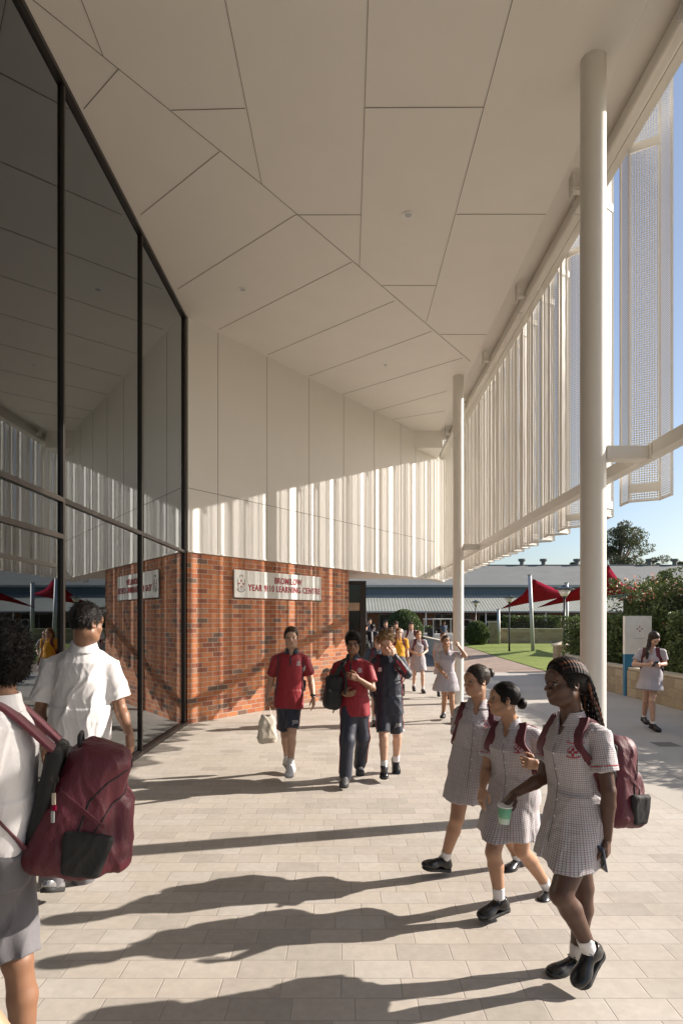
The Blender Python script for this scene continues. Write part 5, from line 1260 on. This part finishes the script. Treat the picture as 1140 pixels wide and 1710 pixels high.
# ---- three boys walking toward the camera
JSB = lambda look, s_, c, wdt: drape_text('JSB', .05, look['_bg'], c, look['_fr'][1]+look['_fr'][0]*(.35 if s_ == 'R' else -.35), 'whitepanel', look['_bo'], wdt=wdt)
def logos(look, c=(-.07, -.13)):
    right, fwd, up, pel, J, S, A = look['_fr']; crest(look, c, .036, 'whitepanel')
if want('b1'):
    J = jt(head=(486, 1065, 6.76), neck=(487, 1086.5, 6.8), shL=(509, 1102, 6.8), shR=(461, 1101, 6.8), elL=(519, 1137, 6.84), wrL=(523, 1165, 6.72), elR=(453, 1136, 6.92), wrR=(446, 1163, 6.98),
           hipL=(490, 1172, 6.8), hipR=(474, 1172, 6.8), knL=(487, 1226, 6.68), anL=(485, 1276, 6.70), toeL=(482, 1294, 6.56), knR=(476, 1228, 6.86), anR=(480, 1268, 7.0), toeR=(485, 1279, 6.92))
    LA = dict(skin='skin_fair', hair=('crop', 'hair_brown'), hdir=(.08, -1, .0), mouth_open=True, top='polo', topmat='polo_red', collarmat='navy', bottom='shorts', botmat='navy', shoemat=('sneaker', 'solewhite'), sock=.08, hemt=-.06, sidestripe=True,
              shortlen=.84, handL=dict(dir=(.05, -.1, -1), palm=(-1, .3, 0), curl=.35), handR=dict(dir=(-.1, 0, -1), palm=(1, .2, 0), curl=1.2))
    person('boy in a red polo and navy shorts walking with a cream tote bag', J, LA, (gx(485, 6.8), 6.8, 0), 1.01, .0085*QS, 21)
    logos(LA); right, fwd, up, pel, JJ, S, A = LA['_fr']
    m = MB()
    for sg_ in (-1, 1):
        pts = [surf(LA['_gg'], JJ['neck']+right*sg_*(.115)*S-up*(.06+.055*i)*S, fwd+right*sg_*.5, .1, .002) for i in range(9)]
        m.ribbon([tuple(p) for p in pts], [right]*9, .012, .003)
    m.build('side_panel', 'navy', LA['_go'])
    patch(LA['_gg'], JJ['neck']-up*.10*S, fwd, up, .018, .12, 'navy', 'placket', LA['_go'])
    patch(LA['_gg'], JJ['neck']-up*.20*S-right*.13*S, fwd-right*.4, up, .03, .10, 'whitepanel', 'white_panel', LA['_go'], .003, 8, 8, lambda u, v: abs(v-u*.4-.3) < .28)
    JSB(LA, 'L', JJ['hipL']+(JJ['knL']-JJ['hipL'])*.66-right*.01, .075)
    patch(LA['_bg'], JJ['hipL']+(JJ['knL']-JJ['hipL'])*.66-right*.075, -right+fwd*.3, up, .04, .11, 'whitepanel', 'white_panel', LA['_bo'])
    w = J['wrR']; t = thing('tote_bag', 'cream canvas tote bag held by the boy in the red polo', 'bag', w-Vector((0, 0, .09)))
    g_ = Grid(V3(-.2, -.12, -.5), V3(.2, .12, .05), .009); g_.add(loft((0, 0, -.46), (0, 0, -.12), (1, .3, 0), [(0, .105, .030), (.2, .122, .050), (.7, .105, .040), (1, .07, .018)], 2.6, .01), .01); g_.warp(wrinkle(44, .010, 12)); p_, q_ = g_.mesh(); mk('bag_body', p_, q_, 'canvas', t)
    MB().ribbon([(-.045, 0, -.13), (-.03, 0, -.04), (0, 0, .015), (.03, 0, -.04), (.045, 0, -.13)], [(0, 1, 0)]*5, .022, .004).build('handle', 'canvas', t)
    t = thing('wrist_watch', 'black watch on the wrist of the boy with the tote bag', 'watch', P(522.5, 1161, 6.735))
    MB().tube([(-.0, 0, -.010), (0, 0, .010)], .033, 16).build('watch_band', 'black', t); MB().tube([(.0, -.03, 0), (.0, -.04, 0)], .018, 14).build('dial', 'darkglass', t)
    backpack(LA, 'maroon backpack on the boy with the tote bag', size=(.14, .07, .20), drop=.06, h=.011*QS, straps='')
if want('b2'):
    J = jt(head=(589, 1074, 6.50), neck=(589, 1096.5, 6.55), shL=(615, 1114, 6.5), shR=(564, 1113, 6.6), elL=(622, 1150, 6.42), wrL=(597, 1133, 6.26), elR=(553, 1148, 6.62), wrR=(574, 1159, 6.40),
           hipL=(600, 1186, 6.55), hipR=(584, 1186, 6.55), knR=(580, 1238, 6.42), anR=(577, 1292, 6.40), toeR=(573, 1311, 6.26), knL=(605, 1232, 6.60), anL=(600, 1275, 6.80), toeL=(601, 1288, 6.68))
    LB = dict(skin='skin_brown', hair=('mop', 'hair_black'), hdir=(-.06, -1, -.12), glasses=True, top='polo', topmat='polo_red', collarmat='navy', bottom='trousers', botmat='navy', shoemat=('sneaker_dark', 'sole'), sock=0, hemt=-.05, sidestripe=True,
              handL=dict(dir=(-.7, -.3, .25), palm=(-.1, .9, -.2), thumb=(-.1, -.1, 1), curl=.6), handR=dict(dir=(.8, -.3, .05), palm=(.1, .9, .3), thumb=(0, 0, 1), curl=.5))
    person('boy with glasses in a red polo and long navy trousers holding a black bag', J, LB, (gx(588, 6.55), 6.55, 0), 1.0, .0082*QS, 22)
    logos(LB, (-.075, -.14)); right, fwd, up, pel, JJ, S, A = LB['_fr']
    patch(LB['_gg'], JJ['neck']-up*.10*S, fwd, up, .018, .11, 'navy', 'placket', LB['_go'])
    t = thing('backpack', 'black backpack slung in front of the boy with glasses', 'backpack', P(556, 1153, 6.47), 0, 'school backpacks')
    g_ = Grid(V3(-.25, -.2, -.3), V3(.25, .2, .3), .01); g_.add(rbox((0, 0, -.02), (.095, .10, .19), .07, frame((.2, -1, 0), (.12, 0, 1))), .01); g_.add(rbox((-.01, -.08, -.07), (.07, .05, .10), .04, frame((.2, -1, 0), (.12, 0, 1))), .01); g_.warp(wrinkle(5, .016, 14)); p_, q_ = g_.mesh(); mk('pack_body', p_, q_, 'blackcloth', t)
    o = P(556, 1153, 6.47)
    MB().ribbon([tuple(P(*q)-o) for q in ((560, 1130, 6.42), (566, 1118, 6.40), (573, 1107, 6.42), (577, 1100, 6.52))], [(1, 0, .3)]*4, .05, .012).build('shoulder_strap', 'blackcloth', t)
    MB().ribbon([tuple(P(*q)-o) for q in ((571, 1112, 6.41), (576, 1128, 6.36), (578, 1145, 6.36), (575, 1160, 6.38))], [(1, 0, .1)]*4, .03, .01).build('shoulder_strap', 'blackcloth', t)
    MB().tube([tuple(P(*q)-o) for q in ((560, 1182, 6.42), (557, 1187, 6.42), (556, 1191, 6.42))], .008, 6).build('webbing_strap', 'blackcloth', t)
if want('b3'):
    J = jt(head=(644.5, 1073, 6.66), neck=(646, 1094, 6.75), shL=(669, 1106, 6.72), shR=(626, 1106, 6.76), elL=(680, 1126, 6.58), wrL=(659, 1096, 6.54), elR=(620, 1142, 6.82), wrR=(630, 1170, 6.72),
           hipL=(657, 1180, 6.75), hipR=(639, 1180, 6.75), knR=(640, 1230, 6.66), anR=(641, 1279, 6.68), toeR=(641, 1296, 6.54), knL=(663, 1229, 6.80), anL=(661, 1268, 6.98), toeL=(662, 1286, 6.94))
    LC = dict(skin='skin_fair', hair=('curly', 'hair_sand'), hdir=(-.05, -1, -.38), top='jacket', topmat='navy', bottom='shorts', botmat='navy', sock=.075, shoemat=('shoe', 'sole'), hemt=-.08, sidestripe=True, shortlen=.86,
              handL=dict(dir=(-.25, -.1, 1), palm=(-.6, .6, 0), thumb=(-.6, -.6, .3), curl=.35), handR=None)
    person('curly haired boy in a navy track jacket and shorts rubbing his face', J, LC, (gx(650, 6.75), 6.75, 0), 1.0, .0082*QS, 23)
    right, fwd, up, pel, JJ, S, A = LC['_fr']; crest(LC, (-.085, -.15), .034, 'whitepanel')
    patch(LC['_gg'], JJ['neck']-up*.155*S+right*.085*S, fwd, up, .055, .045, 'whitepanel', 'printed_patch', LC['_go'])
    pts = [surf(LC['_gg'], JJ['neck']-right*(.155)*S-up*(.22+.055*i)*S, fwd-right*.35, .1, .002) for i in range(7)]; m = MB(); m.ribbon([tuple(p) for p in pts], [right]*7, .013, .003)
    pts = [surf(LC['_gg'], JJ['elL']+(JJ['wrL']-JJ['elL'])*q, fwd-up*.3, .1, .002) for q in np.linspace(.1, .85, 7)]; m.ribbon([tuple(p) for p in pts], [up]*7, .013, .003)
    pts = [surf(LC['_gg'], JJ['shL']+(JJ['elL']-JJ['shL'])*q, fwd+up*.2, .1, .002) for q in np.linspace(.1, .9, 7)]; m.ribbon([tuple(p) for p in pts], [up]*7, .013, .003); m.build('red_piping', 'stripe', LC['_go'])
    patch(LC['_gg'], JJ['neck']-up*.28*S, fwd, up, .006, .42, 'blackcloth', 'zip', LC['_go'], .002, 2, 30)
    JSB(LC, 'L', JJ['hipL']+(JJ['knL']-JJ['hipL'])*.66, .075)
    patch(LC['_bg'], JJ['hipL']+(JJ['knL']-JJ['hipL'])*.66-right*.075, -right+fwd*.3, up, .04, .11, 'whitepanel', 'white_panel', LC['_bo'])
    backpack(LC, 'maroon backpack worn by the curly haired boy', size=(.15, .08, .22), drop=.06, h=.011*QS)
# ---- boy in white shirt from behind
if want('w'):
    J = jt(head=(145, 1041, 3.74), neck=(140, 1079, 3.78), shL=(90, 1111, 3.80), shR=(182, 1112, 3.84), elL=(66, 1188, 3.80), wrL=(74, 1252, 3.68), elR=(201, 1184, 3.86), wrR=(216, 1226, 3.76),
           hipL=(112, 1245, 3.8), hipR=(152, 1245, 3.82), knL=(96, 1372, 3.62), anL=(86, 1462, 3.70), toeL=(98, 1484, 3.86), knR=(146, 1365, 4.0), anR=(140, 1475, 4.12), toeR=(142, 1482, 4.28))
    LW = dict(skin='skin_brown', hair=('short', 'hair_black'), hdir=(.45, .85, -.12), top='shirt', topmat='shirt_white', bottom='trousers', botmat='grey_short', sock=0, hemt=.035, fit=1.0, fat=1.02, wr=1.3,
              shoemat=('shoe', 'sole'), smL='silver', handR=dict(dir=(.05, .12, -1), palm=(-1, .1, 0), thumb=(-.3, .6, 0), curl=.4), handL=dict(curl=.3), closed=True, eyes=True, hscale=.94)
    person('boy in a white shirt and grey trousers walking away beside the glass wall', J, LW, (gx(125, 3.85), 3.85, 0), 1.09, .0052*QS, 31)
# ---- boy at the left edge with the big backpack
if want('a'):
    J = jt(head=(-8, 1108, 2.26), neck=(2, 1172, 2.26), shL=(-20, 1216, 2.10), shR=(16, 1210, 2.43), elL=(-55, 1330, 2.08), wrL=(-95, 1390, 2.0), elR=(-10, 1320, 2.5), wrR=(-60, 1385, 2.42),
           hipL=(-2, 1432, 2.20), hipR=(0, 1425, 2.34), knL=(-30, 1620, 2.30), anL=(-70, 1800, 2.35), toeL=(-100, 1830, 2.3), knR=(30, 1606, 2.22), anR=(38, 1790, 2.20), toeR=(0, 1810, 2.25))
    LL = dict(skin='skin_brown', hair=('afro', 'hair_afro'), hdir=(-.9, .42, 0), hscale=.97, top='shirt', topmat='shirt_white', bottom='shorts', botmat='grey_short', sock=.1, shortlen=.98, hemt=.03, shortw=.84, closed=True, eyes=False, wr=.8)
    J['anL'].z = J['anR'].z = .09; J['toeL'].z = J['toeR'].z = .02
    person('curly haired boy in a white shirt and grey shorts at the left edge', J, LL, (gx(20, 2.3), 2.3, 0), 1.03, .0045*QS, 32)
    backpack(LL, 'large maroon backpack with black side pocket and key ring at the left edge', size=(.150, .150, .235), drop=.150, h=.0052*QS, hang=.20, sw=.085, tp=(.80, -.34, .85))
    o = P(92, 1302, 2.0)
    t = thing('key_ring', 'key ring with small charms hanging on the large maroon backpack', 'key ring', o)
    m = MB(); m.tube([(.012*math.cos(i*PI/6), 0, .012*math.sin(i*PI/6)) for i in range(13)], .0016, 5); m.tube([(0, 0, -.012), (-.004, 0, -.045)], .002, 5); m.build('ring', 'bronze', t)
    MB().box(-.011, .002, -.003, .003, -.085, -.045).build('charm', 'stonecap', t, bevel=.002); MB().box(-.008, .004, -.003, .003, -.105, -.086).build('charm', M['sail'], t, bevel=.002); MB().box(-.014, -.002, -.003, .003, -.145, -.106).build('charm', 'gutter', t, bevel=.002)
# ---- person just outside the lower left corner, one forearm in view
if want('c'):
    J = dict(head=Vector((-1.15, .95, 1.55)), neck=Vector((-1.15, .95, 1.38)), shL=Vector((-1.33, .98, 1.34)), shR=Vector((-.98, .98, 1.34)), elL=Vector((-1.36, .95, 1.08)), wrL=Vector((-1.36, 1.1, .86)), elR=P(-120, 1592, 1.22), wrR=P(50, 1792, 1.26),
             hipL=Vector((-1.24, .95, .86)), hipR=Vector((-1.06, .95, .86)), knL=Vector((-1.24, 1.1, .47)), anL=Vector((-1.24, 1.05, .09)), toeL=Vector((-1.24, 1.2, .03)), knR=Vector((-1.06, .95, .46)), anR=Vector((-1.06, .7, .14)), toeR=Vector((-1.06, .82, .04)), hem=Vector((-1.15, .95, .55)))
    LD = dict(skin='skin_tan', hair=('pony', 'hair_brown'), hdir=(0, 1, 0), flare=(.22, .18), handR=dict(dir=(.5, .5, -.55), palm=(-.5, .3, 0), thumb=(0, .5, .5), curl=.35), sock=.06, eyes=False, **CHK)
    person('girl outside the lower left corner with one swinging hand in view', J, LD, (-1.15, .95, 0), .95, .0075*QS, 33)
# ---- girl at the right with the phone
if want('r'):
    J = jt(head=(1091, 1067, 9.6), neck=(1087, 1083, 9.68), shL=(1106, 1089, 9.6), shR=(1069, 1089, 9.75), elL=(1110, 1109, 9.62), wrL=(1101, 1110, 9.42), elR=(1058, 1110, 9.72), wrR=(1083, 1110, 9.48),
           hipL=(1093, 1133, 9.7), hipR=(1082, 1133, 9.72), knL=(1088, 1170, 9.6), anL=(1090, 1209, 9.6), toeL=(1098, 1217, 9.50), knR=(1078, 1170, 9.78), anR=(1075, 1197, 9.92), toeR=(1080, 1206, 9.8), hem=(1084, 1153, 9.68))
    LR_ = dict(skin='skin_fair', hair=('pony', 'hair_dkbrown'), hdir=(.25, -.85, -.75), flare=(.20, .17), sock=.04, ponyend=V3(-.13, -.12, -.06), **CHK)
    LR_['topmat'] = 'farcheck'
    person('girl in a grey lilac dress looking down at her phone beside the planter wall', J, LR_, (gx(1084, 9.7), 9.7, 0), .95, .0095*QS, 41)
    backpack(LR_, 'maroon backpack on the girl looking at her phone', size=(.15, .09, .21), drop=.06, h=.013*QS)
    t = thing('phone', 'smartphone in the hands of the girl by the planter wall', 'phone', P(1094, 1109, 9.36)); t.rotation_euler = (.9, 0, 0); MB().box(-.035, .035, -.005, .005, -.07, .07).build('case', 'phone', t, bevel=.003)
# ---- girl raising her hand near the far column
if want('j'):
    J = jt(head=(744.5, 1071.5, 10.35), neck=(745, 1087, 10.4), shL=(761, 1093, 10.38), shR=(730, 1093, 10.45), elL=(777, 1096, 10.2), wrL=(766, 1080, 10.2), elR=(731, 1114, 10.4), wrR=(741, 1126, 10.2),
           hipL=(751, 1135, 10.4), hipR=(740, 1135, 10.4), knL=(754, 1169, 10.32), anL=(756, 1199, 10.3), toeL=(758, 1206, 10.17), knR=(742, 1167, 10.5), anR=(740, 1191, 10.66), toeR=(738, 1197, 10.52), hem=(744, 1154, 10.42))
    LJ = dict(skin='skin_tan', hair=('pony', 'hair_dkbrown'), hdir=(-.1, -1, .05), flare=(.24, .18), sock=.035, handL=dict(dir=(-.4, 0, 1), palm=(-.5, .5, 0), curl=.6), **CHK); LJ['topmat'] = 'farcheck'
    person('girl in a grey dress raising one hand in front of the far column', J, LJ, (gx(745, 10.4), 10.4, 0), .93, .0105*QS, 42)
# ---- students farther back
def walker(key, label, px, Y, top_py, yaw, top, topmat, bottom=None, botmat=None, skin_='skin_fair', hair=('short', 'hair_brown'), bag=None, seed=50, h=.014, step=.16, lift=0, bagcol=('maroon_bag', 'maroon_strap'), arms=0, group='students farther up the path', tilt=0):
    if not want(key): return
    H_ = 1.8-(top_py-1033)/1000*Y; S = H_/1.70; x0 = gx(px, Y); f = Vector((math.sin(yaw), -math.cos(yaw), 0)); r = Vector((-f.y, f.x, 0))*-1; r = f.cross(Vector((0, 0, 1)))
    def W(a, b_, z): return Vector((x0, Y, 0))+r*a*S+f*b_*S+Vector((0, 0, z*S))
    st = step*(1 if seed % 2 else -1)
    J = dict(head=W(0, .03, 1.575), neck=W(0, 0, 1.44), shL=W(-.175, 0, 1.39), shR=W(.175, 0, 1.39), elL=W(-.225, -.03-.1*(st > 0), 1.13), wrL=W(-.22, .10-.1*(st > 0), .90), elR=W(.225, -.03-.1*(st < 0), 1.13), wrR=W(.22, .10-.1*(st < 0), .90),
             hipL=W(-.09, 0, .90), hipR=W(.09, 0, .90), knL=W(-.09, st*.6+.04, .49), anL=W(-.09, st, .10 if st > 0 else .16), toeL=W(-.10, st+.15, .03), knR=W(.09, -st*.6+.04, .49), anR=W(.09, -st, .16 if st > 0 else .10), toeR=W(.10, -st+.15, .03), hem=W(0, 0, .60))
    if arms: 
        for s_, q in (('L', -1), ('R', 1)): J['el'+s_] = W(q*.24, .02, 1.14); J['wr'+s_] = W(q*.07, .24, 1.06)
    lk = dict(skin=skin_, hair=hair, hdir=(f.x, f.y, -.05), top=top, topmat=topmat, bottom=bottom, botmat=botmat, sock=.07, flare=(.24*S, .18*S), eyes=Y < 16, hemt=-.05)
    person(label, J, lk, (x0, Y, lift), S, h*QS, seed, group)
    if bag: backpack(lk, bag, bagcol[0], bagcol[1], size=(.15, .09, .21), drop=.05, h=(h+.004)*QS)
walker('k', 'girl in a grey dress with maroon backpack straps walking up behind the curly haired boy', 698, 14.6, 1052.5, .1, 'dress', 'farcheck', skin_='skin_pale', hair=('pony', 'hair_ginger'), bag='maroon backpack on the girl walking behind the curly haired boy', seed=51, h=.0125, arms=1)
walker('l', 'student in a yellow polo shirt on the path', 665, 13.6, 1048.5, .15, 'polo', 'yellow', 'shorts', 'navy', 'skin_pale', ('pony', 'hair_ginger'), bag='maroon backpack on the student in yellow', seed=52, h=.0125)
walker('m', 'boy in a white shirt behind the girl in grey', 686, 18, 1038.5, -.1, 'shirt', 'shirt_white', 'shorts', 'grey_short', 'skin_fair', ('short', 'hair_brown'), bag='maroon backpack on the white shirted boy on the path', seed=53)
walker('n', 'student in navy seen from behind walking away past the portal', 609, 17.2, 1039, PI-.3, 'jacket', 'navy', 'shorts', 'navy', 'skin_fair', ('short', 'hair_brown'), bag='dark backpack on the navy dressed student', seed=54, bagcol=('blackcloth', 'blackcloth'))
walker('n2', 'student in dark clothes just right of the navy dressed one', 621, 19.5, 1042, PI-.6, 'jacket', 'navy', 'trousers', 'navy', 'skin_dark', ('short', 'hair_black'), seed=55, h=.017)
walker('o', 'student in a light blue shirt farthest left beyond the others', 616.5, 27, 1033, .3, 'shirt', 'bluecloth', 'shorts', 'navy', 'skin_fair', ('short', 'hair_dkbrown'), seed=56, h=.02)
walker('q', 'boy in a navy jumper in front of the dome bush', 643.5, 21, 1036, 0, 'jacket', 'navy', 'trousers', 'navy', 'skin_fair', ('short', 'hair_dkbrown'), seed=57, h=.018, bag='dark backpack on the boy in front of the dome bush', bagcol=('maroon_bag', 'maroon_strap'))
walker('q2', 'small dark haired student peeking between the navy and white clothed boys', 651.5, 18.5, 1044, .2, 'shirt', 'shirt_white', 'shorts', 'grey_short', 'skin_brown', ('short', 'hair_black'), seed=58, h=.018)
walker('s', 'boy in a white shirt in front of the right half of the dome bush', 660.5, 20, 1037.5, 0, 'shirt', 'shirt_white', 'shorts', 'grey_short', 'skin_fair', ('mop', 'hair_brown'), seed=59, h=.018, bag='maroon backpack on the boy before the dome bush')
walker('u', 'student half hidden behind the boy with glasses and the curly haired boy', 630, 10.2, 1061, .1, 'polo', 'bluecloth', 'shorts', 'navy', 'skin_pale', ('pony', 'hair_ginger'), seed=60, h=.0125, bag='maroon backpack on the student hidden behind the curly haired boy')
walker('v', 'girl in a pale dress half hidden behind the girl raising her hand', 739.5, 13.6, 1055, 0, 'dress', 'farcheck', skin_='skin_fair', hair=('pony', 'hair_brown'), seed=61, h=.0135)
walker('t', 'student with a maroon backpack behind the low wall near the farthest lamp post', 792, 44.3, 1031.5, PI, 'shirt', 'bluecloth', 'shorts', 'grey_short', 'skin_fair', ('short', 'hair_brown'), seed=62, h=.025, bag='maroon backpack on the student near the farthest lamp post')
walker('x1', 'student outside the right edge whose shadow crosses the concrete', 1283, 9.1, 1044, -.5, 'shirt', 'shirt_white', 'shorts', 'grey_short', 'skin_tan', ('short', 'hair_black'), seed=63, h=.014, bag='maroon backpack on the student outside the right edge', group='students outside the right edge')
walker('x2', 'second student outside the right edge, farther from the planter wall', 1290, 8.2, 1040, -.4, 'shirt', 'shirt_white', 'shorts', 'grey_short', 'skin_tan', ('short', 'hair_black'), seed=64, h=.014, group='students outside the right edge')
walker('gc', 'person in a striped top sitting in the golf cart', 741, 36.9, 1037.5, .3, 'shirt', 'bluecloth', 'trousers', 'navy', 'skin_brown', ('short', 'hair_black'), seed=65, h=.025, group='golf cart riders')
